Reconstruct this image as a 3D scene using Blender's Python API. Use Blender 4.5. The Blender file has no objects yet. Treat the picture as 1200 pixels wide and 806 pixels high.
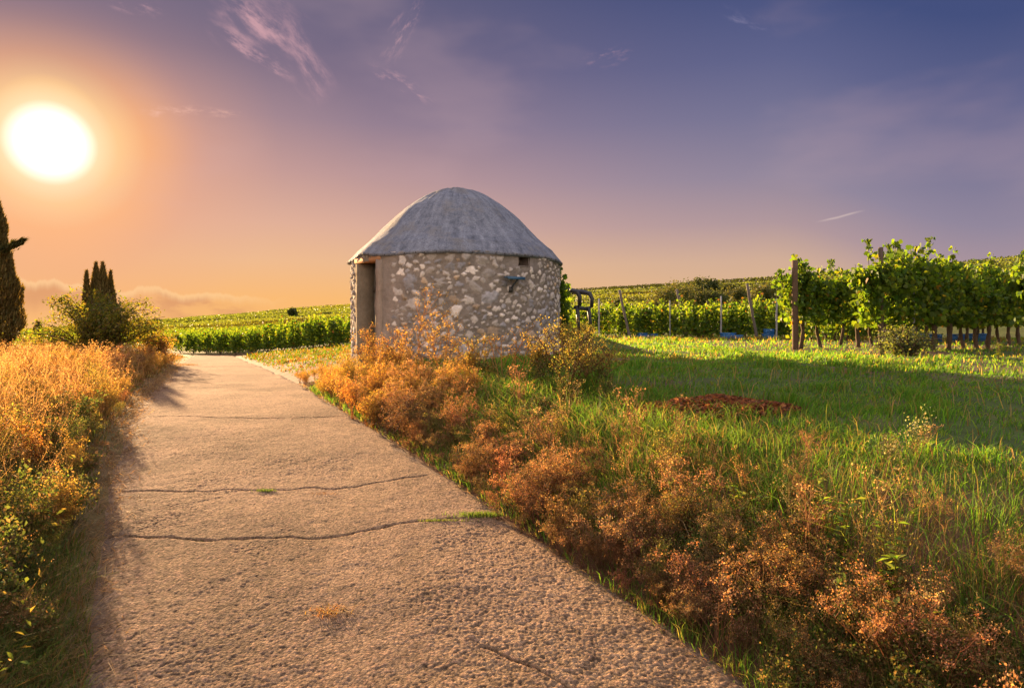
import bpy, math, random
import numpy as np
from mathutils import Vector

random.seed(7)
RNG = np.random.default_rng(11)
F = 800.0                      # focal length in pixels of the 1200 px wide photograph
HORIZON = 395.0
EXPO = 2.2                    # view exposure
SUN_AZ = math.radians(-34.0)
SUN_EL = math.radians(13.2)
LAMP_EL = math.radians(11.8)
SUN = Vector((math.sin(SUN_AZ) * math.cos(SUN_EL), math.cos(SUN_AZ) * math.cos(SUN_EL), math.sin(SUN_EL)))

scene = bpy.context.scene
COL = scene.collection

# ------------------------------------------------------------------ helpers
def lin(r, g, b):
    def f(c):
        c /= 255.0
        return c / 12.92 if c <= 0.04045 else ((c + 0.055) / 1.055) ** 2.4
    return np.array([f(r), f(g), f(b)])

def sstep(a, b, x):
    t = np.clip((np.asarray(x, float) - a) / (b - a), 0, 1)
    return t * t * (3 - 2 * t)

def _hash(ix, iy, seed):
    h = (ix.astype(np.int64) * 374761393 + iy.astype(np.int64) * 668265263 + seed * 974634777) & 0xFFFFFFFF
    h = ((h ^ (h >> 13)) * 1274126177) & 0xFFFFFFFF
    h = h ^ (h >> 16)
    return (h & 0xFFFFFF) / float(0xFFFFFF)

def vnoise(x, y, seed=0):
    x = np.asarray(x, float); y = np.asarray(y, float)
    ix = np.floor(x); iy = np.floor(y)
    fx = x - ix; fy = y - iy
    fx = fx * fx * (3 - 2 * fx); fy = fy * fy * (3 - 2 * fy)
    ix = ix.astype(np.int64); iy = iy.astype(np.int64)
    a = _hash(ix, iy, seed); b = _hash(ix + 1, iy, seed)
    c = _hash(ix, iy + 1, seed); d = _hash(ix + 1, iy + 1, seed)
    return (a * (1 - fx) + b * fx) * (1 - fy) + (c * (1 - fx) + d * fx) * fy

def fbm(x, y, seed=0, octv=4):
    s = 0; amp = 0.5; tot = 0
    for i in range(octv):
        s = s + amp * vnoise(x, y, seed + i * 17); tot += amp
        x = np.asarray(x) * 2.03 + 3.1; y = np.asarray(y) * 2.03 + 1.7; amp *= 0.5
    return s / tot

def mesh_np(name, verts, polys, tint=None, mats=(), smooth=False, uv=None):
    """verts (N,3); polys: list of (M,k) index arrays"""
    me = bpy.data.meshes.new(name)
    verts = np.ascontiguousarray(verts, dtype=np.float32)
    me.vertices.add(len(verts)); me.vertices.foreach_set('co', verts.ravel())
    polys = [np.asarray(p, dtype=np.int32) for p in polys if len(p)]
    loops = np.concatenate([p.ravel() for p in polys])
    tot = np.concatenate([np.full(len(p), p.shape[1], np.int32) for p in polys])
    start = np.concatenate([[0], np.cumsum(tot)[:-1]]).astype(np.int32)
    me.loops.add(len(loops)); me.loops.foreach_set('vertex_index', loops)
    me.polygons.add(len(tot)); me.polygons.foreach_set('loop_start', start)
    try: me.polygons.foreach_set('loop_total', tot)
    except Exception: pass
    if smooth: me.polygons.foreach_set('use_smooth', np.ones(len(tot), bool))
    me.update(calc_edges=True)
    if tint is not None:
        at = me.attributes.new('tint', 'FLOAT_COLOR', 'POINT')
        c = np.ones((len(verts), 4), np.float32); c[:, :3] = tint
        at.data.foreach_set('color', c.ravel())
    for m in mats: me.materials.append(m)
    return me

def link(name, me, parent=None):
    o = bpy.data.objects.new(name, me); COL.objects.link(o)
    if parent is not None: o.parent = parent
    return o

def tag(o, label=None, cat=None, group=None, kind=None):
    if label: o['label'] = label
    if cat: o['category'] = cat
    if group: o['group'] = group
    if kind: o['kind'] = kind
    return o

def thing(name, label, cat, loc=(0, 0, 0), rz=0.0, group=None):
    o = bpy.data.objects.new(name, None); COL.objects.link(o)
    o.location = loc; o.rotation_euler = (0, 0, rz); o.empty_display_size = 0.2
    return tag(o, label, cat, group)

def copy_thing(root, loc, rz, label, group, scale=1.0):
    c = root.copy(); COL.objects.link(c)
    c.location = loc; c.rotation_euler = (0, 0, rz); c.scale = (scale, scale, scale)
    c['label'] = label
    if group: c['group'] = group
    elif 'group' in c: del c['group']
    for ch in list(root.children):
        d = ch.copy(); COL.objects.link(d); d.parent = c
        for g in list(ch.children):
            e = g.copy(); COL.objects.link(e); e.parent = d
    return c

class MB:
    """collects pieces of one mesh"""
    def __init__(s): s.v = []; s.p = {3: [], 4: []}; s.c = []; s.n = 0
    def add(s, v, polys, col=(.5, .5, .5)):
        v = np.asarray(v, float).reshape(-1, 3)
        for p in polys:
            p = np.asarray(p, np.int64)
            if len(p): s.p[p.shape[1]].append(p + s.n)
        s.v.append(v)
        col = np.asarray(col, float)
        s.c.append(np.broadcast_to(col, (len(v), 3)).copy() if col.ndim == 1 else col)
        s.n += len(v)
    def box(s, c, size, rz=0.0, col=(.5, .5, .5), tilt=None, taper=1.0):
        sx, sy, sz = [q / 2 for q in size]
        v = np.array([(-sx, -sy, -sz), (sx, -sy, -sz), (sx, sy, -sz), (-sx, sy, -sz),
                      (-sx * taper, -sy * taper, sz), (sx * taper, -sy * taper, sz), (sx * taper, sy * taper, sz), (-sx * taper, sy * taper, sz)])
        if tilt is not None: v = v @ np.array(tilt).T
        cz, sn = math.cos(rz), math.sin(rz)
        v = v @ np.array([[cz, -sn, 0], [sn, cz, 0], [0, 0, 1]]).T + np.array(c)
        s.add(v, [[(0, 3, 2, 1), (4, 5, 6, 7), (0, 1, 5, 4), (1, 2, 6, 5), (2, 3, 7, 6), (3, 0, 4, 7)]], col)
    def tube(s, pts, radii, k=6, col=(.5, .5, .5), cap=True):
        pts = np.asarray(pts, float); n = len(pts)
        radii = np.broadcast_to(np.asarray(radii, float), (n,))
        t = np.gradient(pts, axis=0); t /= np.linalg.norm(t, axis=1)[:, None] + 1e-9
        ref = np.array([0.31, 0.17, 0.93]) if abs(t[0, 2]) < 0.9 else np.array([0.93, 0.31, 0.1])
        a = np.cross(t, ref); a /= np.linalg.norm(a, axis=1)[:, None] + 1e-9
        b = np.cross(t, a)
        ang = np.arange(k) * 2 * math.pi / k
        ring = pts[:, None, :] + radii[:, None, None] * (np.cos(ang)[None, :, None] * a[:, None, :] + np.sin(ang)[None, :, None] * b[:, None, :])
        v = ring.reshape(-1, 3)
        i = np.arange(n - 1)[:, None] * k; j = np.arange(k)[None, :]; j2 = (j + 1) % k
        q = np.stack([i + j, i + j2, i + k + j2, i + k + j], -1).reshape(-1, 4)
        polys = [q]
        if cap:
            v = np.vstack([v, pts[0], pts[-1]]); c0, c1 = n * k, n * k + 1
            jj = np.arange(k); jj2 = (jj + 1) % k
            polys.append(np.stack([np.full(k, c0), jj2, jj], -1))
            polys.append(np.stack([np.full(k, c1), (n - 1) * k + jj, (n - 1) * k + jj2], -1))
        if np.ndim(col) == 2 and len(col) != len(v): col = np.vstack([col, col[:1], col[-1:]])
        s.add(v, polys, col)
    def mesh(s, name, mats, smooth=False):
        polys = [np.concatenate(s.p[k]) for k in (3, 4) if s.p[k]]
        return mesh_np(name, np.concatenate(s.v), polys, np.concatenate(s.c), mats, smooth)
    def arrays(s):
        polys = {k: (np.concatenate(s.p[k]) if s.p[k] else np.zeros((0, k), int)) for k in (3, 4)}
        return np.concatenate(s.v), polys, np.concatenate(s.c)

def rand_unit(n, rng):
    v = rng.normal(size=(n, 3)); return v / (np.linalg.norm(v, axis=1)[:, None] + 1e-9)

def leaf_quads(mb, cen, nrm, size, col, rng, aspect=1.0, fold=0.25):
    """rhombic leaves folded along the midrib (2 triangles each side)"""
    n = len(cen); cen = np.asarray(cen); size = np.broadcast_to(size, (n,))
    r = rand_unit(n, rng); u = np.cross(nrm, r); u /= np.linalg.norm(u, axis=1)[:, None] + 1e-9
    w = np.cross(nrm, u)
    s = size[:, None] * 0.5
    tip = cen + u * s; tail = cen - u * s
    l = cen + w * s * aspect + nrm * s * fold - u * s * .15; rr = cen - w * s * aspect + nrm * s * fold - u * s * .15
    v = np.stack([tail, rr, tip, l], 1).reshape(-1, 3)
    i = np.arange(n)[:, None] * 4
    t = np.concatenate([i + np.array([[0, 1, 2]]), i + np.array([[0, 2, 3]])])
    mb.add(v, [t], np.repeat(np.asarray(col), 4, axis=0))

LOBE = np.array([(0, -.42), (.22, -.52), (.5, -.2), (.34, .0), (.46, .28), (.2, .24), (0, .58), (-.2, .24), (-.46, .28), (-.34, .0), (-.5, -.2), (-.22, -.52)])
def leaf_lobed(mb, cen, nrm, size, col, rng):
    """vine leaves: twelve point lobed outline, slightly cupped"""
    n = len(cen); size = np.broadcast_to(size, (n,))
    down = np.tile([[0, 0, -1.0]], (n, 1)) + rng.normal(size=(n, 3)) * .45
    u = np.cross(nrm, down); u /= np.linalg.norm(u, axis=1)[:, None] + 1e-9
    w = np.cross(u, nrm)
    w *= np.sign((w * down).sum(1))[:, None]
    k = len(LOBE); L = LOBE * (1 + 0)
    P = cen[:, None, :] + size[:, None, None] * (L[None, :, 0, None] * u[:, None, :] + L[None, :, 1, None] * w[:, None, :])
    cup = (np.abs(L[:, 0]) ** 1.2 * .45)[None, :, None] * size[:, None, None] * nrm[:, None, :] * rng.uniform(-.3, 1.0, (n, 1, 1))
    P = P + cup
    v = np.concatenate([cen[:, None, :], P], 1).reshape(-1, 3)
    i = np.arange(n)[:, None, None] * (k + 1)
    j = np.arange(k)
    t = np.stack([np.zeros(k, int), 1 + j, 1 + (j + 1) % k], -1)[None]
    mb.add(v, [(i + t).reshape(-1, 3)], np.repeat(np.asarray(col), k + 1, axis=0))

def blades(mb, base, h, w, lean, col, rng, bend=0.6, coltip=None):
    """grass blades, three triangles each; lean (N,2) horizontal displacement of the tip"""
    n = len(base); h = np.broadcast_to(h, (n,)); w = np.broadcast_to(w, (n,))
    th = rng.uniform(0, 2 * math.pi, n)
    side = np.stack([np.cos(th), np.sin(th), np.zeros(n)], 1) * (w * .5)[:, None]
    L = np.stack([lean[:, 0], lean[:, 1], np.zeros(n)], 1)
    up = np.array([[0, 0, 1.0]])
    mid = base + L * .32 + up * (h * .58)[:, None]
    tip = base + L + up * (h * (1 - .18 * bend))[:, None]
    v = np.stack([base - side, base + side, mid - side * .75, mid + side * .75, tip], 1).reshape(-1, 3)
    i = np.arange(n)[:, None] * 5
    t = np.concatenate([i + np.array([[0, 1, 2]]), i + np.array([[1, 3, 2]]), i + np.array([[2, 3, 4]])])
    ct = col if coltip is None else coltip
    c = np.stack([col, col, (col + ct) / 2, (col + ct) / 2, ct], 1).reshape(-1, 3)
    mb.add(v, [t], c)

def scatter(mb, tpl, pos, rz, sc, rng, tilt=0.12, jitter=0.16):
    """bake copies of a template (v, polys, col) into one mesh builder"""
    v, polys, col = tpl
    for p, a, s in zip(pos, rz, sc):
        ca, sa = math.cos(a), math.sin(a)
        w = v * (s * np.array([1, 1, rng.uniform(.75, 1.3)]))
        tx, ty = rng.normal(0, tilt, 2)
        w = np.stack([w[:, 0] * ca - w[:, 1] * sa + tx * w[:, 2], w[:, 0] * sa + w[:, 1] * ca + ty * w[:, 2], w[:, 2]], 1) + np.asarray(p)
        c = np.clip(col * (1 + rng.normal(0, jitter * 1.3)) * (1 + rng.normal(0, .07, 3)), 0.004, 1)
        mb.add(w, [polys[3], polys[4]], c)

# ------------------------------------------------------------------ materials
def new_mat(name):
    m = bpy.data.materials.new(name); m.use_nodes = True
    nt = m.node_tree; nt.nodes.clear()
    out = nt.nodes.new('ShaderNodeOutputMaterial')
    return m, nt, out

def nd(nt, typ, **kw):
    n = nt.nodes.new(typ)
    for k, v in kw.items():
        if k in n.inputs: n.inputs[k].default_value = v
        else: setattr(n, k, v)
    return n

def ramp(nt, fac, stops, interp='LINEAR'):
    r = nt.nodes.new('ShaderNodeValToRGB'); r.color_ramp.interpolation = interp
    e = r.color_ramp.elements
    while len(e) < len(stops): e.new(0.5)
    for i, (p, c) in enumerate(stops):
        e[i].position = p; e[i].color = (c[0], c[1], c[2], 1)
    nt.links.new(fac, r.inputs[0]); return r.outputs[0]

def math_n(nt, op, a, b=None, c=None, clamp=False):
    n = nt.nodes.new('ShaderNodeMath'); n.operation = op; n.use_clamp = clamp
    for i, q in enumerate((a, b, c)):
        if q is None: continue
        if isinstance(q, (int, float)): n.inputs[i].default_value = q
        else: nt.links.new(q, n.inputs[i])
    return n.outputs[0]

def mix_c(nt, fac, a, b, blend='MIX'):
    n = nt.nodes.new('ShaderNodeMix'); n.data_type = 'RGBA'; n.blend_type = blend
    for i, q in ((0, fac), (6, a), (7, b)):
        if isinstance(q, (int, float)): n.inputs[i].default_value = q
        elif isinstance(q, (tuple, list, np.ndarray)): n.inputs[i].default_value = (*[float(z) for z in q[:3]], 1)
        else: nt.links.new(q, n.inputs[i])
    return n.outputs[2]

def noise(nt, vec, scale, detail=4, rough=.55, dim='3D'):
    n = nt.nodes.new('ShaderNodeTexNoise'); n.noise_dimensions = dim
    n.inputs['Scale'].default_value = scale; n.inputs['Detail'].default_value = detail; n.inputs['Roughness'].default_value = rough
    if vec is not None: nt.links.new(vec, n.inputs['Vector'])
    return n.outputs[0]

def mat_foliage(name, trans=.45, tcol=(1.5, 1.35, .7), rough=.55, spec=.25):
    m, nt, out = new_mat(name)
    a = nd(nt, 'ShaderNodeAttribute', attribute_name='tint')
    p = nd(nt, 'ShaderNodeBsdfPrincipled'); p.inputs['Roughness'].default_value = rough; p.inputs['Specular IOR Level'].default_value = spec
    nt.links.new(a.outputs['Color'], p.inputs['Base Color'])
    t = nd(nt, 'ShaderNodeBsdfTranslucent')
    nt.links.new(mix_c(nt, 1.0, a.outputs['Color'], tcol, 'MULTIPLY'), t.inputs['Color'])
    mx = nd(nt, 'ShaderNodeMixShader'); mx.inputs[0].default_value = trans
    nt.links.new(p.outputs[0], mx.inputs[1]); nt.links.new(t.outputs[0], mx.inputs[2])
    nt.links.new(mx.outputs[0], out.inputs[0]); return m

def mat_tint(name, rough=.85, spec=.3, bump=0.0, bscale=40, var=.35, metallic=0):
    """albedo from the tint attribute with procedural mottling and bump"""
    m, nt, out = new_mat(name)
    a = nd(nt, 'ShaderNodeAttribute', attribute_name='tint')
    tc = nd(nt, 'ShaderNodeTexCoord')
    n1 = noise(nt, tc.outputs['Object'], bscale * .3, 5)
    f = math_n(nt, 'MULTIPLY_ADD', n1, 2 * var, 1 - var)
    cc = nd(nt, 'ShaderNodeCombineColor')
    for i in range(3): nt.links.new(f, cc.inputs[i])
    p = nd(nt, 'ShaderNodeBsdfPrincipled'); p.inputs['Roughness'].default_value = rough; p.inputs['Specular IOR Level'].default_value = spec; p.inputs['Metallic'].default_value = metallic
    nt.links.new(mix_c(nt, 1.0, a.outputs['Color'], cc.outputs[0], 'MULTIPLY'), p.inputs['Base Color'])
    if bump:
        b = nd(nt, 'ShaderNodeBump'); b.inputs['Strength'].default_value = bump; b.inputs['Distance'].default_value = .01
        nt.links.new(noise(nt, tc.outputs['Object'], bscale, 6, .65), b.inputs['Height'])
        nt.links.new(b.outputs[0], p.inputs['Normal'])
    nt.links.new(p.outputs[0], out.inputs[0]); return m

M_LEAF = mat_foliage('vine_leaf', .55, (2.1, 1.9, .5))
M_GRASS = mat_foliage('grass_blade', .55, (2.3, 2.0, .7))
M_DRY = mat_foliage('dry_stalk', .45, (1.7, 1.4, .8), .7, .15)
M_DARKLEAF = mat_foliage('conifer_leaf', .35, (1.8, 1.4, .6), .65, .15)
M_BARK = mat_tint('bark', .9, .2, .6, 60)
M_WOOD = mat_tint('weathered_wood', .85, .25, .4, 50)
M_PLASTIC = mat_tint('dark_plastic', .45, .4, 0, 20, .15)
M_CRATE = mat_tint('blue_plastic', .45, .4, 0, 8, .15)
M_METAL = mat_tint('painted_metal', .5, .4, .15, 60, .25)
M_SOIL = mat_tint('soil', .95, .15, .6, 30, .4)

# ------------------------------------------------------------------ terrain
RY = [-30, -6, 0, 2.56, 3.33, 4.23, 5.88, 7.0, 9.2, 12.1, 20, 26.7, 36, 44, 60, 100]
RZ = [-3.4, -2.1, -1.62, -1.315, -1.23, -1.137, -.99, -.92, -.8625, -.83, -.88, -.98, -1.08, -1.17, -1.3, -1.5]
LY = [-30, 0, 2.56, 3.33, 4.23, 5.88, 7.0, 9.2, 12.1, 26.7, 44, 60]
LX = [15.0, -.30, -1.66, -2.07, -2.54, -3.40, -3.98, -5.03, -6.28, -12.85, -20.6, -27.8]
def zr(y): return np.interp(y, RY, RZ)
def xl(y): return np.interp(y, LY, LX)
def xr(y): return xl(y) + 2.58
HC = np.array([-.94, 11.6]); HR = 1.74          # hut centre and wall radius

def T(x, y):
    """terrain height; the camera's eye is at z = 0"""
    x = np.asarray(x, float); y = np.asarray(y, float)
    r = np.hypot(x, y); az = np.arctan2(x, y)
    a = np.tan(np.clip(az, -.85, .85))
    u = x - xr(y); ul = xl(y) - x
    road = zr(y)
    P = np.interp(y, [-30, -6, 0, 3, 5, 6.4, 9.3, 12, 20, 34, 60], [-3, -1.6, -.9, -.6, -.5, -.42, -.32, -.32, -.22, -.05, .1])
    w = np.interp(y, [0, 8, 12, 20, 34, 50], [2.1, 2.3, 3.2, 7, 14, 20])
    t = np.clip(u / w, 0, 1)
    zright = road + (P - road) * t * (2 - t) * (1 - .8 * np.exp(-np.maximum(u, 0) / .3))
    zleft = road + .14 * (1 - np.exp(-np.maximum(ul, 0) / .5)) + .25 * sstep(2, 9, ul) * sstep(6, 20, y)
    zn = np.where(u > 0, zright, np.where(ul > 0, zleft, road))
    zn = zn + .42 * np.exp(-(((x - 1.15) / 1.0) ** 2 + ((y - 13.5) / .9) ** 2))      # mound behind the hut
    bumps = (fbm(x * .9, y * .9, 3, 3) - .5) * .10 + (fbm(x * 3.1, y * 3.1, 5, 2) - .5) * .05
    zn = zn + bumps * np.clip(np.maximum(u, ul) * 1.5, 0, 1)
    # far land and the hill
    z40 = np.interp(a, [-1, -.5, -.23, .1, .4, .8], [-1.0, -1.25, -.85, -.05, .1, .2])
    H = np.interp(a, [-1.1, -.7, -.53, -.23, .075, .4, .75, 1.1], [1.0, 5.5, 10, 21.5, 30, 35.5, 41, 46]) + (fbm(a * 9, a * 3 + 5, 8, 3) - .5) * 2.2 - 2.2
    t = np.clip((r - 55) / 365, 0, 1)
    zf = z40 + (H - z40) * (t ** 1.35)
    zf = np.where(r > 420, H - (r - 420) * .06, zf)
    zf = np.maximum(zf, -22 - 0 * r)
    k = sstep(36, 66, r)
    # behind the camera keep it gentle
    zf = np.where(y < 0, zn.clip(-4, 1), zf)
    return zn * (1 - k) + zf * k

def at(px, py, d):
    return np.array([(px - 600) / F * d, d, (HORIZON - py) / F * d])
def gnd(px, d):
    x = (px - 600) / F * d
    return np.array([x, d, float(T(x, d))])

# ground sheet (polar, finest ahead of the camera)
def build_ground():
    front = np.radians(np.arange(-62, 62.01, .32)); rest = np.radians(np.arange(66, 298, 4))
    az = np.concatenate([front, rest]); nA = len(az)
    rr = [0.4]
    while rr[-1] < 4500: rr.append(rr[-1] * (1.0135 if rr[-1] < 60 else 1.03))
    rr = np.array(rr); nR = len(rr)
    A, R = np.meshgrid(az, rr)
    X, Y = R * np.sin(A), R * np.cos(A)
    Z = T(X, Y)
    u = X - xr(Y); ul = xl(Y) - X
    under = (u < .02) & (ul < .02) & (Y < 45.5) & (Y > -25)
    dd = np.minimum(-u, -ul); Z = np.where(under, Z - .02 - .07 * sstep(.0, .15, dd), Z)
    v = np.stack([X, Y, Z], -1).reshape(-1, 3)
    v = np.vstack([v, [[0, 0, float(T(0, 0)) - .09]]])
    i = np.arange(nR - 1)[:, None] * nA; j = np.arange(nA)[None]; j2 = (j + 1) % nA
    q = np.stack([i + j, i + nA + j, i + nA + j2, i + j2], -1).reshape(-1, 4)
    jj = np.arange(nA)
    t = np.stack([np.full(nA, nR * nA), jj, (jj + 1) % nA], -1)
    x, y = v[:, 0], v[:, 1]; r = np.hypot(x, y)
    soil = np.array([.12, .08, .05]); straw = np.array([.26, .18, .08]); green = np.array([.07, .10, .025]); rust = np.array([.12, .065, .035])
    n1 = fbm(x * .8, y * .8, 21, 4)[:, None]; n2 = fbm(x * 5, y * 5, 31, 3)[:, None]
    uu = (x - xr(y))[:, None]; uul = (xl(y) - x)[:, None]
    g = green * (0.7 + .6 * n2); s = soil * (.7 + .6 * n2)
    lawn = g + (s - g) * sstep(.52, .8, n1)
    lawn = lawn + (straw * .7 - lawn) * sstep(.5, .75, fbm(x * 2.2, y * 2.2, 77, 3)[:, None]) * .35
    bank = rust * (.6 + .7 * n2)
    c = lawn + (bank - lawn) * (1 - sstep(.8, 1.9, uu))
    left = straw * .7 * (.6 + .8 * n2) + (g - straw * .6) * sstep(.45, .65, n1) * .5
    c = np.where(uul > -.5, left, c)
    far = np.array([.10, .12, .03]) * (.75 + .5 * n1) + (straw - .1) * .3 * sstep(.5, .7, fbm(x * .05, y * .05, 5, 3)[:, None])
    # bare soil between the near vine rows
    vrow = -x * .66 + y * .75; wrow = x * .75 + y * .66
    vine_soil = (((x > 5.2) & (y > 7) & (r < 40) & (vrow < 14))[:, None]) * (.75 * sstep(.35, .6, n1))
    c = c + (soil * (.7 + .6 * n2) * 1.1 - c) * vine_soil
    k = sstep(40, 70, r)[:, None]
    c = c * (1 - k) + far * k
    me = mesh_np('ground', v, [t, q], c, [M_SOIL], True)
    return tag(link('ground', me), kind='structure')
build_ground()

# ------------------------------------------------------------------ concrete road
def px_to_road(px, py):
    ys = np.linspace(2.0, 46, 6000); pys = HORIZON - F * zr(ys) / ys
    d = np.interp(-py, -pys, ys)
    return (px - 600) / F * d, d

def mat_road():
    m, nt, out = new_mat('road_concrete')
    a = nd(nt, 'ShaderNodeAttribute', attribute_name='tint'); tc = nd(nt, 'ShaderNodeTexCoord')
    p = nd(nt, 'ShaderNodeBsdfPrincipled'); p.inputs['Roughness'].default_value = 1.0; p.inputs['Specular IOR Level'].default_value = .08
    n1 = noise(nt, tc.outputs['Object'], 90, 3); n2 = noise(nt, tc.outputs['Object'], 260, 2)
    f = math_n(nt, 'ADD', math_n(nt, 'MULTIPLY', n1, .6), math_n(nt, 'MULTIPLY_ADD', n2, .5, .45))
    cc = nd(nt, 'ShaderNodeCombineColor')
    for i in range(3): nt.links.new(f, cc.inputs[i])
    nt.links.new(mix_c(nt, 1.0, a.outputs['Color'], cc.outputs[0], 'MULTIPLY'), p.inputs['Base Color'])
    b = nd(nt, 'ShaderNodeBump'); b.inputs['Strength'].default_value = 1.0; b.inputs['Distance'].default_value = .006
    v = nd(nt, 'ShaderNodeTexVoronoi'); v.inputs['Scale'].default_value = 85
    nt.links.new(tc.outputs['Object'], v.inputs['Vector'])
    sc_ = nd(nt, 'ShaderNodeSeparateColor'); nt.links.new(v.outputs['Color'], sc_.inputs[0])
    agg = math_n(nt, 'MULTIPLY', math_n(nt, 'MULTIPLY_ADD', sc_.outputs[0], .62, .69), math_n(nt, 'MULTIPLY_ADD', v.outputs['Distance'], -.5, 1.2))
    f = math_n(nt, 'MULTIPLY', f, agg)
    cc = nd(nt, 'ShaderNodeCombineColor')
    for i in range(3): nt.links.new(f, cc.inputs[i])
    nt.links.new(mix_c(nt, 1.0, a.outputs['Color'], cc.outputs[0], 'MULTIPLY'), p.inputs['Base Color'])
    nt.links.new(math_n(nt, 'SUBTRACT', math_n(nt, 'MULTIPLY', n2, .8), v.outputs['Distance']), b.inputs['Height']); nt.links.new(b.outputs[0], p.inputs['Normal'])
    nt.links.new(p.outputs[0], out.inputs[0]); return m

CRACKS = [[(120, 576), (180, 576), (260, 575), (330, 575), (390, 572), (440, 566), (500, 556)],
          [(105, 625), (160, 629), (220, 634), (300, 634), (390, 631), (430, 624), (490, 612), (545, 605), (610, 603)],
          [(140, 489), (220, 487), (300, 490), (425, 486)],
          [(570, 758), (600, 770), (616, 776), (640, 790), (680, 812)]]
CRACKW = [.0055, .0065, .0045, .004]
def build_road():
    ys = [-14.0]
    while ys[-1] < 45: ys.append(ys[-1] + (.35 if ys[-1] < 1.9 else max(.0052, ys[-1] * .0021)))
    ys = np.array(ys); n = 400
    s = np.linspace(0, 1, n)
    edgeL = xl(ys) + (fbm(ys * 2.2, ys * 0, 41, 4) - .5) * .22
    edgeR = xr(ys) + (fbm(ys * 2.2, ys * 0 + 9, 43, 4) - .5) * .22
    X = edgeL[:, None] + s[None] * (edgeR - edgeL)[:, None]; Y = np.repeat(ys[:, None], n, 1)
    Z = np.repeat(zr(ys)[:, None], n, 1) + .0
    Z = Z + (fbm(X * .9, Y * .9, 51, 3) - .5) * .035
    near = np.clip(1.6 - Y / 9, .15, 1)
    peb = vnoise(X * 62, Y * 62, 61); peb2 = vnoise(X * 95, Y * 95, 62); mid = fbm(X * 11, Y * 11, 63, 3)
    rough = .55 + .9 * sstep(.35, .65, fbm(X * 1.1, Y * 1.1, 64, 3))
    Z = Z + ((np.abs(peb - .5) * 2) ** 1.2 * -.0030 + (peb2 - .5) * .0055 + (vnoise(X * 150, Y * 150, 66) - .5) * .003) * near * rough * .60 + (mid - .5) * .007
    Z = Z - .03 * (1 - sstep(0, .05, s))[None] - .03 * (1 - sstep(0, .05, 1 - s))[None]
    crackd = np.full(X.shape, 9.0)
    for line, wd in zip(CRACKS, CRACKW):
        pts = np.array([px_to_road(*p) for p in line])
        tt = np.linspace(0, 1, 90)
        seg = np.concatenate([[0], np.cumsum(np.hypot(*np.diff(pts, axis=0).T))]); seg /= seg[-1]
        cx = np.interp(tt, seg, pts[:, 0]); cy = np.interp(tt, seg, pts[:, 1])
        cy = cy + (fbm(cx * 7, cx * 0 + wd * 900, 71, 4) - .5) * .10
        rows = np.where((ys > cy.min() - .2) & (ys < cy.max() + .2))[0]
        if len(rows) == 0: continue
        r0, r1 = rows[0], rows[-1] + 1
        D = np.full((r1 - r0, n), 9.0)
        for k in range(len(cx) - 1):
            ax, ay, bx, by = cx[k], cy[k], cx[k + 1], cy[k + 1]
            dx, dy = bx - ax, by - ay; L = dx * dx + dy * dy + 1e-9
            px_, py_ = X[r0:r1] - ax, Y[r0:r1] - ay
            h = np.clip((px_ * dx + py_ * dy) / L, 0, 1)
            D = np.minimum(D, np.hypot(px_ - h * dx, py_ - h * dy))
        jit = .15 + 1.7 * fbm(X[r0:r1] * 9, Y[r0:r1] * 9, 81, 3)
        crackd[r0:r1] = np.minimum(crackd[r0:r1], D / (wd * .8 * jit))
    cr = 1 - sstep(.5, 1.5, crackd)
    Z = Z - .03 * cr - .004 * (1 - sstep(1, 5, crackd))
    base = np.array([.245, .165, .095])
    blot = fbm(X * 1.7, Y * 1.7, 91, 4)[..., None]; fine = fbm(X * 16, Y * 16, 93, 3)[..., None]
    stain = sstep(.50, .66, fbm(X * .55 + 8, Y * .8, 98, 4))[..., None]; wear = sstep(.48, .62, fbm(X * 2.6, Y * 1.2 + 4, 99, 4))[..., None]
    c = base * (.62 + .7 * blot) * (.75 + .5 * fine)
    c = c * (1 - .28 * stain) + (np.array([.31, .205, .125]) - c) * wear * .4
    pit = sstep(.25, .75, np.abs(peb - .5) * 2)[..., None] * (.6 + .4 * near[..., None])
    c = c * (1.12 - .55 * pit) * (.8 + .4 * vnoise(X * 130, Y * 130, 97)[..., None])
    stone = sstep(.62, .8, peb2)[..., None]
    c = c + (np.array([.36, .215, .13]) - c) * stone * .6
    edge = np.minimum(s, 1 - s)[None, :] + (fbm(X * 5, Y * 5, 95, 3) - .5) * .12
    dirt = (1 - sstep(.0, .045, edge))[..., None]
    c = c + (np.array([.24, .18, .13]) - c) * dirt * .7
    c = c + (np.array([.06, .04, .025]) - c) * cr[..., None]
    m = len(ys)
    v = np.stack([X, Y, Z], -1).reshape(-1, 3); tint = c.reshape(-1, 3)
    i = np.arange(m - 1)[:, None] * n; j = np.arange(n - 1)[None]
    q = np.stack([i + j, i + j + 1, i + n + j + 1, i + n + j], -1).reshape(-1, 4)
    # skirts give the slab its thickness
    Lid = np.arange(m) * n; Rid = Lid + n - 1
    sv = np.vstack([v[Lid] - [0, 0, .12], v[Rid] - [0, 0, .12]]); b = len(v)
    k = np.arange(m - 1)
    qs = np.vstack([np.stack([Lid[k], Lid[k + 1], b + k + 1, b + k], -1), np.stack([Rid[k + 1], Rid[k], b + m + k, b + m + k + 1], -1)])
    me = mesh_np('road', np.vstack([v, sv]), [q, qs], np.vstack([tint, tint[Lid] * .6, tint[Rid] * .6]), [mat_road()], True)
    tag(link('road', me), kind='structure')
build_road()

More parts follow.
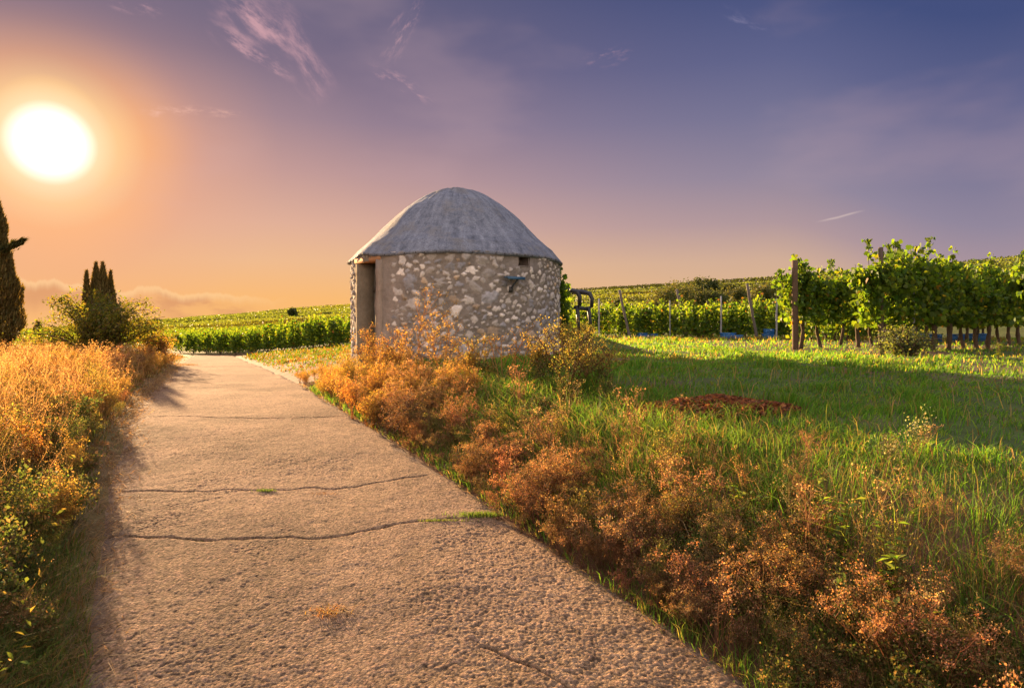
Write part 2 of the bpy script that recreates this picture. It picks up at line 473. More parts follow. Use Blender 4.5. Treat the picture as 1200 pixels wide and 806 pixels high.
# ------------------------------------------------------------------ stone hut
def mat_wall():
    m, nt, out = new_mat('rubble_masonry')
    a = nd(nt, 'ShaderNodeAttribute', attribute_name='tint'); tc = nd(nt, 'ShaderNodeTexCoord')
    p = nd(nt, 'ShaderNodeBsdfPrincipled'); p.inputs['Roughness'].default_value = .92; p.inputs['Specular IOR Level'].default_value = .15
    n1 = noise(nt, tc.outputs['Object'], 14, 6, .7); n2 = noise(nt, tc.outputs['Object'], 70, 4, .7); n3 = noise(nt, tc.outputs['Object'], 2.2, 4)
    f = math_n(nt, 'ADD', math_n(nt, 'MULTIPLY_ADD', n1, .7, .30), math_n(nt, 'MULTIPLY_ADD', n2, .6, .02))
    f = math_n(nt, 'MULTIPLY', f, math_n(nt, 'MULTIPLY_ADD', n3, .6, .72))
    cc = nd(nt, 'ShaderNodeCombineColor')
    for i in range(3): nt.links.new(f, cc.inputs[i])
    nt.links.new(mix_c(nt, 1.0, a.outputs['Color'], cc.outputs[0], 'MULTIPLY'), p.inputs['Base Color'])
    b = nd(nt, 'ShaderNodeBump'); b.inputs['Strength'].default_value = .9; b.inputs['Distance'].default_value = .012
    nt.links.new(math_n(nt, 'ADD', n1, math_n(nt, 'MULTIPLY', n2, .5)), b.inputs['Height']); nt.links.new(b.outputs[0], p.inputs['Normal'])
    nt.links.new(p.outputs[0], out.inputs[0]); return m

def mat_roof():
    m, nt, out = new_mat('roof_render')
    tc = nd(nt, 'ShaderNodeTexCoord'); sp = nd(nt, 'ShaderNodeSeparateXYZ'); nt.links.new(tc.outputs['Object'], sp.inputs[0])
    ang = math_n(nt, 'ARCTAN2', sp.outputs[0], sp.outputs[1])
    cb = nd(nt, 'ShaderNodeCombineXYZ'); nt.links.new(math_n(nt, 'MULTIPLY', ang, 3.2), cb.inputs[0]); nt.links.new(math_n(nt, 'MULTIPLY', sp.outputs[2], .55), cb.inputs[2])
    streak = noise(nt, cb.outputs[0], 3.4, 5, .65)
    big = noise(nt, tc.outputs['Object'], 1.6, 5, .6); fine = noise(nt, tc.outputs['Object'], 45, 5, .7); mid = noise(nt, tc.outputs['Object'], 9, 5, .65)
    base = ramp(nt, math_n(nt, 'ADD', math_n(nt, 'MULTIPLY', streak, .55), math_n(nt, 'MULTIPLY', mid, .45)),
                [(.32, (.06, .068, .08)), (.44, (.14, .16, .195)), (.56, (.21, .235, .275)), (.70, (.30, .32, .35))])
    f = math_n(nt, 'MULTIPLY_ADD', fine, 1.7, .12)
    cc = nd(nt, 'ShaderNodeCombineColor')
    for i in range(3): nt.links.new(f, cc.inputs[i])
    c = mix_c(nt, 1.0, base, cc.outputs[0], 'MULTIPLY')
    lich = ramp(nt, math_n(nt, 'ADD', math_n(nt, 'MULTIPLY', big, .7), math_n(nt, 'MULTIPLY', mid, .3)), [(.5, (0, 0, 0)), (.62, (1, 1, 1))])
    c = mix_c(nt, math_n(nt, 'MULTIPLY', lich, .5), c, (.17, .15, .11))
    dark = ramp(nt, noise(nt, tc.outputs['Object'], 22, 3, .5), [(.66, (0, 0, 0)), (.74, (1, 1, 1))])
    c = mix_c(nt, math_n(nt, 'MULTIPLY', dark, .6), c, (.07, .065, .06))
    p = nd(nt, 'ShaderNodeBsdfPrincipled'); p.inputs['Roughness'].default_value = .9; p.inputs['Specular IOR Level'].default_value = .2
    nt.links.new(c, p.inputs['Base Color'])
    b = nd(nt, 'ShaderNodeBump'); b.inputs['Strength'].default_value = .7; b.inputs['Distance'].default_value = .015
    nt.links.new(math_n(nt, 'ADD', fine, mid), b.inputs['Height']); nt.links.new(b.outputs[0], p.inputs['Normal'])
    nt.links.new(p.outputs[0], out.inputs[0]); return m

DOOR = (-1.0, -.655); DOORTOP = 1.155
NICHE = (.70, 1.145, .055, .078)          # theta, z, half angle, half height
WALLTOP = 1.33
def ring(th, r, z): return np.stack([r * np.sin(th), -r * np.cos(th), z], -1)
def build_hut():
    z0 = -.62
    root = thing('stone_hut', 'round rubble stone vineyard hut with grey domed roof beside the concrete track', 'hut', (HC[0], HC[1], z0))
    nT, nZ = 1100, 210
    th = np.linspace(-math.pi, math.pi, nT, endpoint=False); zz = np.linspace(-1.15, WALLTOP - .075, nZ)
    S, Zg = np.meshgrid(th * HR, zz)
    thg = S / HR
    # stones: irregular blobs thrown with a minimum spacing
    rng = np.random.default_rng(5)
    stones = []
    cell = {}
    tries = 0
    while tries < 34000:
        tries += 1
        s = rng.uniform(-math.pi * HR, math.pi * HR); z = rng.uniform(-1.1, WALLTOP - .05)
        t = s / HR
        if DOOR[0] - .12 < t < DOOR[1] + .16 and z < DOORTOP + .05: continue
        if DOOR[1] < t < -.42 and rng.random() < .8: continue
        if abs(t - NICHE[0]) < .2 and abs(z - NICHE[1]) < .13: continue
        big = min(.115, .036 * math.exp(abs(rng.normal(0, .60))))
        if tries > 12000: big = rng.uniform(.018, .04)
        key = (int(s // .25), int(z // .25)); ok = True
        for i in (-1, 0, 1):
            for j in (-1, 0, 1):
                for (s2, z2, b2) in cell.get((key[0] + i, key[1] + j), ()):
                    if math.hypot((s - s2) * .82, (z - z2) * 1.12) < (big + b2) * 1.0 + .006: ok = False; break
                if not ok: break
            if not ok: break
        if not ok: continue
        cell.setdefault(key, []).append((s, z, big)); stones.append((s, z, big))
    mort = np.array([.225, .20, .17])
    disp = (fbm(S * 5, Zg * 5, 7, 4) - .5) * .03 + (fbm(S * 22, Zg * 22, 9, 3) - .5) * .012
    col = mort * (.75 + .5 * fbm(S * 3, Zg * 3, 13, 4)[..., None])
    plaster = sstep(-.68, -.62, thg) * (1 - sstep(-.50, -.34, thg + (fbm(S * 4, Zg * 4, 15, 3) - .5) * .25))
    col = col + (np.array([.27, .235, .20]) * (.7 + .6 * fbm(S * 6, Zg * 3, 16, 4)[..., None]) - col) * plaster[..., None]
    nh = np.exp(-((thg - NICHE[0]) / .17) ** 4 - ((Zg - NICHE[1]) / .12) ** 4)
    col = col + (np.array([.32, .29, .27]) - col) * nh[..., None] * .8
    ds = S[0, 1] - S[0, 0]; dz = zz[1] - zz[0]
    for (s, z, b) in stones:
        ext = b * 2.3
        i0 = max(0, int((s - ext - S[0, 0]) / ds)); i1 = min(nT, int((s + ext - S[0, 0]) / ds) + 2)
        j0 = max(0, int((z - ext - zz[0]) / dz)); j1 = min(nZ, int((z + ext - zz[0]) / dz) + 2)
        if i1 <= i0 or j1 <= j0: continue
        dx = S[j0:j1, i0:i1] - s; dzz = Zg[j0:j1, i0:i1] - z
        rot = rng.normal(0, .35); asp = rng.uniform(1.05, 1.75)
        X = (dx * math.cos(rot) + dzz * math.sin(rot)) / asp ** .5; Y = (-dx * math.sin(rot) + dzz * math.cos(rot)) * asp ** .5
        a = np.arctan2(Y, X); R = 1
        for k in (2, 3, 4, 5, 7): R = R + rng.normal(0, .36 / k) * np.cos(k * a + rng.uniform(0, 6.28))
        wob = (fbm(S[j0:j1, i0:i1] * 45, Zg[j0:j1, i0:i1] * 45, 33, 2) - .5) * .45
        q = np.hypot(X, Y) / (b * np.maximum(R, .35)) + wob
        msk = 1 - sstep(.82, 1.08, q)
        hgt = rng.uniform(.006, .024) * (1 - sstep(.5, 1.05, q)) + rng.normal(0, .06) * X * msk + rng.normal(0, .06) * Y * msk
        disp[j0:j1, i0:i1] += hgt
        tone = rng.choice(4, p=[.36, .32, .24, .08])
        cs = [np.array([.60, .56, .50]), np.array([.43, .40, .36]), np.array([.30, .30, .31]), np.array([.42, .33, .23])][tone] * rng.uniform(.72, 1.3)
        sub = col[j0:j1, i0:i1]
        col[j0:j1, i0:i1] = sub + (cs * (.8 + .4 * fbm(S[j0:j1, i0:i1] * 30, Zg[j0:j1, i0:i1] * 30, 35, 3)[..., None]) - sub) * msk[..., None]
    # damp, dirty foot
    disp *= (1 - .6 * plaster)
    V = ring(thg, HR + disp, Zg - z0)
    v = V.reshape(-1, 3)
    i = np.arange(nZ - 1)[:, None] * nT; j = np.arange(nT)[None]; j2 = (j + 1) % nT
    q = np.stack([i + j, i + j2, i + nT + j2, i + nT + j], -1).reshape(-1, 4)
    tc_ = np.repeat(((th + (th[1] - th[0]) / 2)[None]), nZ - 1, 0).reshape(-1); zc = np.repeat((zz[:-1] + dz / 2)[:, None], nT, 1).reshape(-1)
    cut = ((tc_ > DOOR[0]) & (tc_ < DOOR[1]) & (zc < DOORTOP)) | ((abs(tc_ - NICHE[0]) < NICHE[2]) & (abs(zc - NICHE[1]) < NICHE[3]))
    me = mesh_np('wall', v, [q[~cut]], col.reshape(-1, 3), [mat_wall()], True)
    wall = link('wall', me, root)
    MW = me.materials[0]
    # niche: a recess with its own dark back
    t0, zc0, ha, hh = NICHE
    mb = MB()
    def P(t, r, z): return (r * math.sin(t), -r * math.cos(t), z - z0)
    ro, ri = HR + .012, HR - .34
    A = [P(t0 - ha - .006, ro, zc0 - hh - .008), P(t0 + ha + .006, ro, zc0 - hh - .008), P(t0 + ha + .006, ro, zc0 + hh + .008), P(t0 - ha - .006, ro, zc0 + hh + .008),
         P(t0 - ha * .9, ri, zc0 - hh), P(t0 + ha * .9, ri, zc0 - hh), P(t0 + ha * .9, ri, zc0 + hh), P(t0 - ha * .9, ri, zc0 + hh)]
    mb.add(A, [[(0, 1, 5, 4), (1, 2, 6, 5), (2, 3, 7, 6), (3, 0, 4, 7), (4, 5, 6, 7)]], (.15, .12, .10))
    link('air_hole', mb.mesh('air_hole', [MW]), wall)
    # door reveals: left edge, right edge, soffit
    mb = MB(); rin = HR - .34
    def slab(ta, tb, ra, rb, za, zb, col, nz=14):
        zs = np.linspace(za, zb, nz); rg = np.random.default_rng(3)
        vv = []; 
        for z in zs:
            j_ = rg.normal(0, .010, 4)
            vv += [P(ta + j_[0] * .4, ra + j_[1], z), P(tb + j_[2] * .4, ra + j_[3], z), P(tb, rb, z), P(ta, rb, z)]
        f = []
        for k in range(nz - 1):
            o = 4 * k
            for a_, b_ in ((0, 1), (1, 2), (2, 3), (3, 0)): f.append((o + a_, o + b_, o + 4 + b_, o + 4 + a_))
        f += [(0, 3, 2, 1), (4 * nz - 4, 4 * nz - 3, 4 * nz - 2, 4 * nz - 1)]
        mb.add(vv, [f], col)
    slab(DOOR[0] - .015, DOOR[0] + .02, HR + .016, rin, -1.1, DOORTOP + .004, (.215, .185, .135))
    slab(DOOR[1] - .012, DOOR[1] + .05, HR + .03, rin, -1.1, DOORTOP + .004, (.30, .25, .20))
    link('door_jamb', mb.mesh('door_jamb', [MW]), wall)
    mb = MB()
    tm = (DOOR[0] + DOOR[1]) / 2
    zl = DOORTOP + .03; hw = (DOOR[1] - DOOR[0]) / 2 + .035
    pts = [P(tm + s * hw, HR + .035, zl) for s in (-1, 1)] + [P(tm + s * hw, HR - .3, zl) for s in (1, -1)]
    lo = [(p[0], p[1], p[2] - .035) for p in pts]; hi = [(p[0], p[1], p[2] + .03) for p in pts]
    mb.add(lo + hi, [[(0, 3, 2, 1), (4, 5, 6, 7), (0, 1, 5, 4), (1, 2, 6, 5), (2, 3, 7, 6), (3, 0, 4, 7)]], (.46, .25, .13))
    link('lintel', mb.mesh('lintel', [M_WOOD]), wall)
    # plank door set back in the reveal
    mb = MB()
    pL = np.array(P(DOOR[0] + .0, HR - .26, 0)); pR = np.array(P(DOOR[1], HR - .26, 0)); dv = (pR - pL)[:2]; L = np.hypot(*dv); dv /= L
    nv = np.array([dv[1], -dv[0]]); angz = math.atan2(dv[1], dv[0])
    for k in range(5):
        f = (k + .5) / 5
        c = pL[:2] + dv * (L * (f * 1.16 - .08)) + nv * (.004 * (k % 2))
        tone = .9 + .2 * ((k * 37) % 5) / 5
        mb.box((c[0], c[1], (DOORTOP - 1.0) / 2 - z0), (L * 1.16 / 5 - .004, .03, DOORTOP + 1.0), angz, np.array([.115, .105, .08]) * tone)
    for zz_ in (-.15, .75):
        c = pL[:2] + dv * L * .5 + nv * .021
        mb.box((c[0], c[1], zz_ - z0), (L * .98, .02, .09), angz, (.10, .09, .07))
    door = link('door', mb.mesh('door', [M_WOOD]), root)
    # blue metal bracket
    mb = MB()
    t = .57; zb = .875
    o = np.array(P(t, HR, zb)); out = np.array([math.sin(t), -math.cos(t), 0]); si = np.array([math.cos(t), math.sin(t), 0])
    blue = (.035, .10, .17)
    mb.box(o + out * .10 - si * .02, (.30, .12, .018), t, blue)
    mb.box(o + out * .155 - si * .02 + np.array([0, 0, -.018]), (.30, .012, .03), t, blue)
    mb.tube([o + out * .13 + si * .04 + np.array([0, 0, -.01]), o + out * .06 + np.array([0, 0, -.09]) + si * .0, o + out * .005 - si * .03 + np.array([0, 0, -.17])], .013, 8, (.04, .05, .06))
    mb.box(o + out * .012 - si * .03 + np.array([0, 0, -.17]), (.06, .03, .08), t, (.05, .05, .05))
    link('bracket', mb.mesh('bracket', [M_METAL]), root)
    # roof
    prof_r = [0, .09, .18, .29, .40, .50, .59, .68, .77, .86, .94, 1.0]
    prof_z = [1.0, .99, .965, .895, .805, .695, .575, .44, .305, .19, .085, -.01]
    RR, RH = 1.775, 1.25; ze = WALLTOP - .075
    rs = np.concatenate([np.linspace(0.012, .9, 44), np.linspace(.915, 1, 14)]); nA = 220
    th = np.linspace(-math.pi, math.pi, nA, endpoint=False)
    Rg, Tg = np.meshgrid(rs, th, indexing='ij')
    from_x = prof_r; zz = np.interp(Rg, from_x, prof_z)
    k_ = np.array([1, 2, 3, 2, 1]) / 9
    for _ in range(2): zz[2:-2] = sum(k_[q] * zz[q:len(zz) - 4 + q] for q in range(5))
    facet = 1 + .012 * np.cos(Tg * 9 + .6) * sstep(.15, .6, Rg)
    edge = 1 + .016 * (fbm(Tg * 4 + 40, Tg * 0, 3, 3) - .5) * Rg
    rr = Rg * RR * facet * edge
    dip = .045 * np.exp(-((Tg + .86) / .16) ** 2) * sstep(.8, 1, Rg) - .02 * np.exp(-((Tg + .62) / .2) ** 2) * sstep(.8, 1, Rg)
    z = ze + RH * zz + (fbm(Tg * 3 + 30, Rg * 5, 6, 4) - .5) * .045 + dip + (fbm(Tg * 14 + 30, Rg * 14, 8, 3) - .5) * .014
    top = ring(Tg, rr, z - z0).reshape(-1, 3)
    e_out = ring(th, rr[-1] + .004, z[-1] - .035 - z0); e_in = ring(th, rr[-1] * 0 + HR - .02, z[-1] - .05 - z0 + .0)
    apex = np.array([[0, 0, z[0].mean() - z0 + .002]])
    v = np.vstack([top, e_out, e_in, apex]); n = len(rs)
    i = np.arange(n + 1)[:, None] * nA; j = np.arange(nA)[None]; j2 = (j + 1) % nA
    q = np.stack([i + j, i + nA + j, i + nA + j2, i + j2], -1).reshape(-1, 4)
    jj = np.arange(nA); t3 = np.stack([np.full(nA, len(v) - 1), jj, (jj + 1) % nA], -1)
    roof = link('roof', mesh_np('roof', v, [t3, q], None, [mat_roof()], True), root)
    # little iron stubs along the eave
    mb = MB(); mb.box((0, 0, 0), (.010, .014, .022), 0, (.06, .05, .045)); pin = mb.mesh('eave_pin', [M_METAL])
    for k in range(34):
        t = -1.5 + k * .095 + random.uniform(-.01, .01)
        zz_ = float(np.interp(t, th, z[-1])) - .022; r_ = float(np.interp(t, th, rr[-1]))
        o = link('eave_pin', pin, roof); o.location = P(t, r_ + .006, zz_); o.rotation_euler = (0, 0, t)
build_hut()

# ------------------------------------------------------------------ vines
def palette(n, cols, rng, jit=.18):
    cols = np.array(cols); i = rng.integers(0, len(cols), n)
    return np.clip(cols[i] * (1 + rng.normal(0, jit, (n, 1))) * (1 + rng.normal(0, .05, (n, 3))), .004, 1)
VINE_COL = [(.065, .125, .018), (.085, .155, .02), (.115, .18, .022), (.055, .105, .018), (.15, .20, .025)]

def vine_meshes(seed, fine):
    rng = np.random.default_rng(seed)
    # trunk, local x runs along the row
    mb = MB()
    h = rng.uniform(.62, .76) if fine else rng.uniform(.26, .34); n = 9
    t = np.linspace(0, 1, n)
    wx, wy = rng.normal(0, .06, 2); ph = rng.uniform(0, 6.28, 2)
    pts = np.stack([wx * t + .045 * np.sin(t * 5 + ph[0]) * t ** .4, wy * t + .045 * np.sin(t * 4 + ph[1]) * t ** .4, t * h - .08], 1)
    r0 = rng.uniform(.036, .052)
    k = 9 if fine else 5
    mb.tube(pts, r0 * (1.15 - .35 * t + .18 * np.sin(t * 17 + seed)), k, (.105, .075, .05))
    for sg in (-1, 1):
        top = pts[-1]; q = np.linspace(0, 1, 6)
        arm = np.stack([top[0] + sg * q * .5, top[1] + rng.normal(0, .02, 6), top[2] - .02 + .10 * np.sin(q * 2.2) + rng.normal(0, .012, 6)], 1); arm[0] = top - [0, 0, .03]
        mb.tube(arm, r0 * (.75 - .4 * q), k - 2, (.10, .07, .045))
    trunk = mb.mesh('trunk', [M_BARK], True)
    # shoots carry the leaves
    cen = []; 
    cordon = h + .04
    ns = 21 if fine else 20
    shoot = MB()
    for s in range(ns):
        x0 = rng.uniform(-.6, .6); L = rng.uniform(.75, 1.25) + (0 if fine else .38)
        if rng.random() < .2: L *= 1.15
        q = np.linspace(0, 1, 14)
        dx, dy = rng.normal(0, .14), rng.normal(0, .10)
        droop = rng.random() < .35
        px_ = x0 + dx * q + .05 * np.sin(q * 6 + s); py_ = dy * q + .04 * np.sin(q * 7 + 2 * s)
        pz_ = cordon + L * q if not droop else cordon + L * .75 * np.sin(q * 2.4) 
        if droop: py_ = py_ + np.sign(rng.normal()) * .28 * q ** 1.5
        shoot.tube(np.stack([px_, py_, pz_], 1), .006, 3, (.10, .10, .03), False)
        m = 84 if fine else 22
        qq = rng.uniform(.02, 1.0, m)
        c = np.stack([np.interp(qq, q, px_), np.interp(qq, q, py_), np.interp(qq, q, pz_)], 1)
        spread = (.085 if fine else .1) * (1.25 - .7 * qq)[:, None]
        cen.append(c + rng.normal(0, 1, (m, 3)) * spread * [1, 1.15, .8])
    cen = np.concatenate(cen)
    extra = 420 if fine else 80
    cen = np.concatenate([cen, np.stack([rng.uniform(-.6, .6, extra), rng.normal(0, .14, extra), cordon + rng.uniform(-.18, .8, extra)], 1)])
    n = len(cen)
    nrm = rng.normal(0, 1, (n, 3)) * [.8, 1.2, .5] + [0, 0, .45]; nrm /= np.linalg.norm(nrm, axis=1)[:, None]
    col = palette(n, VINE_COL, rng)
    yel = rng.random(n) < .018 * (1 + 2 * (cen[:, 2] < cordon + .15)); col[yel] = palette(yel.sum(), [(.32, .24, .03), (.30, .16, .03), (.22, .23, .04)], rng)
    mb = MB()
    if fine: leaf_lobed(mb, cen, nrm, rng.uniform(.06, .115, n), col, rng)
    else: leaf_quads(mb, cen, nrm, rng.uniform(.13, .20, n), col, rng, .8)
    mb.v += shoot.v; 
    # merge shoot indices
    for kk in (3, 4): mb.p[kk] += [p + mb.n for p in shoot.p[kk]]
    mb.c += shoot.c; mb.n += shoot.n
    return trunk, mb.mesh('foliage', [M_LEAF])

ROWDIR = np.array([.75, .66]); ROWDIR = ROWDIR / np.linalg.norm(ROWDIR); ROWANG = math.atan2(ROWDIR[1], ROWDIR[0])
def make_proto(seed, fine):
    tr, fo = vine_meshes(seed, fine)
    return tr, fo
FINE = [make_proto(100 + i, True) for i in range(4)]
COARSE = [make_proto(200 + i, False) for i in range(4)]
def put_vine(x, y, label, group, fine, rng, scale=1.0):
    tr, fo = (FINE if fine else COARSE)[rng.integers(0, 4)]
    rz = ROWANG + (math.pi if rng.random() < .5 else 0) + rng.normal(0, .06)
    o = thing('grape_vine', label, 'grape vine', (x, y, float(T(x, y)) - .02), rz, group)
    s = scale * rng.uniform(.93, 1.06); o.scale = (s, s, s * rng.uniform(.95, 1.04))
    link('trunk', tr, o); link('foliage', fo, o)
    return o
ORD = ['first', 'second', 'third', 'fourth', 'fifth', 'sixth', 'seventh', 'eighth', 'ninth', 'tenth', 'eleventh', 'twelfth', 'thirteenth', 'fourteenth', 'fifteenth', 'sixteenth']
vr = np.random.default_rng(42)
# near rows on the right
for k in range(15):
    p = np.array([6.42, 15.2]) + ROWDIR * 1.0 * k
    lab = 'grape vine with bent trunk growing against the thick brown end post' if k == 0 else f'{ORD[k]} leafy grape vine in the row that starts at the thick brown post'
    put_vine(p[0], p[1], lab, 'vines of the row at the brown post', True, vr, 1.0)
for k in range(16):
    p = np.array([6.4, 11.9]) + ROWDIR * .95 * k
    lab = 'tall grape vine with thick straight trunk at the near end of the tallest row' if k == 0 else f'{ORD[k]} grape vine from the near end of the tall foremost row'
    put_vine(p[0], p[1], lab, 'vines of the tall foremost row', True, vr, 1.03)
for k in range(9):
    p = np.array([7.6, 9.85]) + ROWDIR * .95 * k
    lab = 'grape vine whose leaves reach in from the right edge of the photo' if k == 0 else 'grape vine in the row running off the right edge behind its first vine'
    put_vine(p[0], p[1], lab, 'vines of the row at the right edge', True, vr, .82)
for k in range(12):
    p = np.array([9.9, 23.6]) + ROWDIR * k
    lab = 'sunlit grape vine at the row end just left of the brown post' if k == 0 else 'grape vine in the row hidden behind the brown post row'
    put_vine(p[0], p[1], lab, 'vines of the row behind the brown post', False, vr, 1.0)
# the sunlit block in the middle and the block left of the hut
MID0 = [(13.5, 29.0), (10.8, 30.0), (8.1, 31.2), (5.4, 32.4), (2.7, 33.6)]
for (x0, y0) in MID0:
    for k in range(13):
        p = np.array([x0, y0]) + ROWDIR * k
        put_vine(p[0], p[1], 'sunlit grape vine in the field behind the leaning grey posts', 'vines behind the leaning posts', False, vr, .94)
for j in range(11):
    s = np.array([-7.2, 33.3]) + np.array([-1.75, 1.75]) * j
    for k in range(5):
        p = s + ROWDIR * k
        put_vine(p[0], p[1], 'grape vine in the green block between the track end and the hut', 'vines between the track and the hut', False, vr, .88)

# all the further rows read as one mass
VV = [-40, 2.24, 4.7, 7.16, 11, 15.4, 28.8, 31, 53, 60, 90, 250, 600]; WW = [40, 21, 28, 30, 34, 41, 30, 21, 20, -15, -60, -240, -600]
def build_vineyard():
    rng = np.random.default_rng(77)
    N = 760000
    az = rng.uniform(-.80, .80, N); r = np.exp(rng.uniform(math.log(26), math.log(430), N))
    x, y = r * np.sin(az), r * np.cos(az)
    v = -x * .66 + y * .75; w = x * .75 + y * .66
    row = np.round(v / 2.55); off = v - row * 2.55
    wid = .34 + .0 * r
    ok = (np.abs(off) < wid + .0012 * r) & (w > np.interp(v, VV, WW))
    terr = fbm(x * .012, y * .02, 19, 3)
    ok &= ~((r > 150) & (np.abs(((r + 25 * terr) % 62) - 31) < 3.5))            # farm tracks between the parcels
    ok &= y < 428
    x, y, r, off, v, w = (q[ok] for q in (x, y, r, off, v, w))
    n = len(x)
    z = T(x, y) + .55 + 1.45 * rng.beta(1.6, 1.1, n) * (1 - .12 * rng.random(n)) + (fbm(w * .9, v * 3, 5, 2) - .5) * .35
    z[r > 120] -= .2
    z -= .35 * (1 - sstep(-.3, -.05, az[ok]))
    size = np.clip(.0031 * r, .16, 1.0) * rng.uniform(.7, 1.25, n)
    parcel = fbm(x * .02, y * .011, 29, 2)
    col = palette(n, VINE_COL + [(.12, .16, .03)], rng)
    dry = sstep(.5, .75, parcel)[:, None] * .6
    col = col * (1 + dry * np.array([.55, .25, .1]))
    ff = sstep(70, 170, r)[:, None]
    band = sstep(.50, .58, fbm(r * .06 + 3 + az[ok] * 2, az[ok] * 4, 47, 3))[:, None]
    col = col * (1 - ff) + ff * (np.array([.075, .10, .03]) * (.75 + .5 * rng.random((n, 1))) * (1.25 - .95 * band) + np.array([.03, .015, 0]) * dry)
    nrm = rng.normal(0, 1, (n, 3)) + [0, 0, .5]; nrm /= np.linalg.norm(nrm, axis=1)[:, None]
    mb = MB(); leaf_quads(mb, np.stack([x, y, z], 1), nrm, size, col, rng, .8)
    tag(link('vineyard', mb.mesh('vineyard', [M_LEAF])), 'green vineyard rows covering the fields and the hillside', 'vineyard', None, 'stuff')
build_vineyard()

# ------------------------------------------------------------------ posts
def post(name, base, top, r, col, label, group=None, mat=None, square=False, sink=.2):
    base = np.array(base, float); top = np.array(top, float)
    d = top - base; L = np.linalg.norm(d)
    mb = MB(); n = 8; t = np.linspace(0, 1, n)
    rg = np.random.default_rng(int(abs(base[0]) * 1000) + 3)
    pts = np.outer(t, d) * (1 + sink / L) - d / L * sink + np.c_[rg.normal(0, r * .12, n), rg.normal(0, r * .12, n), np.zeros(n)]
    rad = r * (1.06 - .12 * t) * (1 + rg.normal(0, .035, n))
    mb.tube(pts, rad, 4 if square else 10, col)
    o = link(name, mb.mesh(name, [mat or M_WOOD], not square)); o.location = base
    return tag(o, label, 'post', group)
def post_px(name, pxb, d, pyt, pxt, r, col, label, group=None, **kw):
    b = gnd(pxb, d); t = at(pxt, pyt, d - .1)
    return post(name, b, t, r, col, label, group, **kw)
post_px('wooden_post', 932, 14.75, 305, 930, .065, (.115, .075, .05), 'thick brown wooden end post standing at the left end of the near vines')
post_px('wooden_post', 1033, 11.75, 290, 1031, .042, (.10, .075, .055), 'weathered post top rising from the leaves at the tallest row end')
post_px('metal_post', 1071, 12.7, 330, 1070, .03, (.24, .25, .27), 'thin grey metal stake among trunks of the tallest row', mat=M_METAL, square=True)
post_px('leaning_post', 738, 31.6, 340, 726, .06, (.13, .115, .10), 'leaning grey wooden post nearest the hut, tilted to the left')
post_px('leaning_post', 806, 32, 339, 793, .062, (.13, .115, .10), 'leaning grey wooden post between the two blue crates')
post_px('leaning_post', 887, 29, 332, 875, .062, (.13, .115, .10), 'tallest leaning grey wooden post, beside the blue crates left of the brown post')
post_px('metal_stake', 702, 31.8, 350, 702, .045, (.26, .27, .28), 'upright thin grey stake closest to the hut in front of the vines', mat=M_METAL, square=True)
post_px('metal_stake', 785, 33.8, 352, 785, .04, (.26, .27, .28), 'thin upright stake half hidden in leaves beside the middle leaning post', mat=M_METAL, square=True)
post_px('metal_stake', 845, 30.5, 347, 845, .045, (.26, .27, .28), 'upright thin grey stake directly left of the large blue crate', mat=M_METAL, square=True)
post_px('metal_stake', 910, 28, 350, 910, .05, (.30, .31, .32), 'short upright pale stake just left of the brown post', mat=M_METAL, square=True)

# ------------------------------------------------------------------ blue harvest crates
def crate_mesh(w=.6, d=.4, h=.32):
    mb = MB(); c = (.03, .16, .42); t = .02
    mb.box((0, 0, .012), (w - .05, d - .05, .02), 0, c)
    for sx in (-1, 1):
        mb.box((sx * (w / 2 - t), 0, h * .5), (t, d - .02, h * .96), 0, c)
        mb.box((sx * (w / 2 + .004), 0, h * .86), (.03, d * .45, .03), 0, c)
    for sy in (-1, 1):
        for z in (.06, .14, .22): mb.box((0, sy * (d / 2 - t), z), (w - .08, t * .8, .05), 0, c)
        for k in range(7): mb.box((-w / 2 + .08 + k * (w - .16) / 6, sy * (d / 2 - t * .4), h * .45), (.02, t, h * .8), 0, c)
        mb.box((0, sy * (d / 2 - .004), h - .02), (w, .035, .04), 0, c)
    for sx in (-1, 1): mb.box((sx * (w / 2 - .004), 0, h - .021), (.035, d - .05, .038), 0, c)
    return mb.mesh('harvest_crate', [M_CRATE])
CR = crate_mesh()
def crate(px, d, dz, rz, label, s=1.0):
    g = gnd(px, d)
    o = link('harvest_crate', CR); o.location = (g[0], g[1], g[2] + dz); o.rotation_euler = (0, 0, rz); o.scale = (s, s, s)
    return tag(o, label, 'crate', 'blue harvest crates among the vines')
crate(853, 29.9, 0, .3, 'blue crate directly right of the upright stake between two leaning posts', .95)
crate(865, 29.6, 0, -.4, 'small blue crate on the grass between the upright stake and the tall leaning post', .7)
crate(900, 28.6, 0, .1, 'bottom blue crate beside the short pale stake', .7)
crate(901, 28.6, .222, .25, 'top blue crate beside the short pale stake', .62)
crate(752, 33.0, 0, .5, 'blue crate under the leaves between the first two leaning posts', .8)
crate(765, 33.6, 0, .2, 'small blue crate in deep leaf shade left of the middle leaning post', .7)
crate(1060, 21.5, 0, .8, 'blue crate seen between trunks below the tallest vines', .8)
crate(1092, 22.5, 0, .4, 'blue crate behind the trunks right of the thin metal stake', .9)
crate(1122, 23.5, 0, .3, 'blue crate behind the trunks in the shade to the right', .9)
crate(1147, 24.5, 0, .3, 'blue crate farthest right behind the vine trunks', .9)

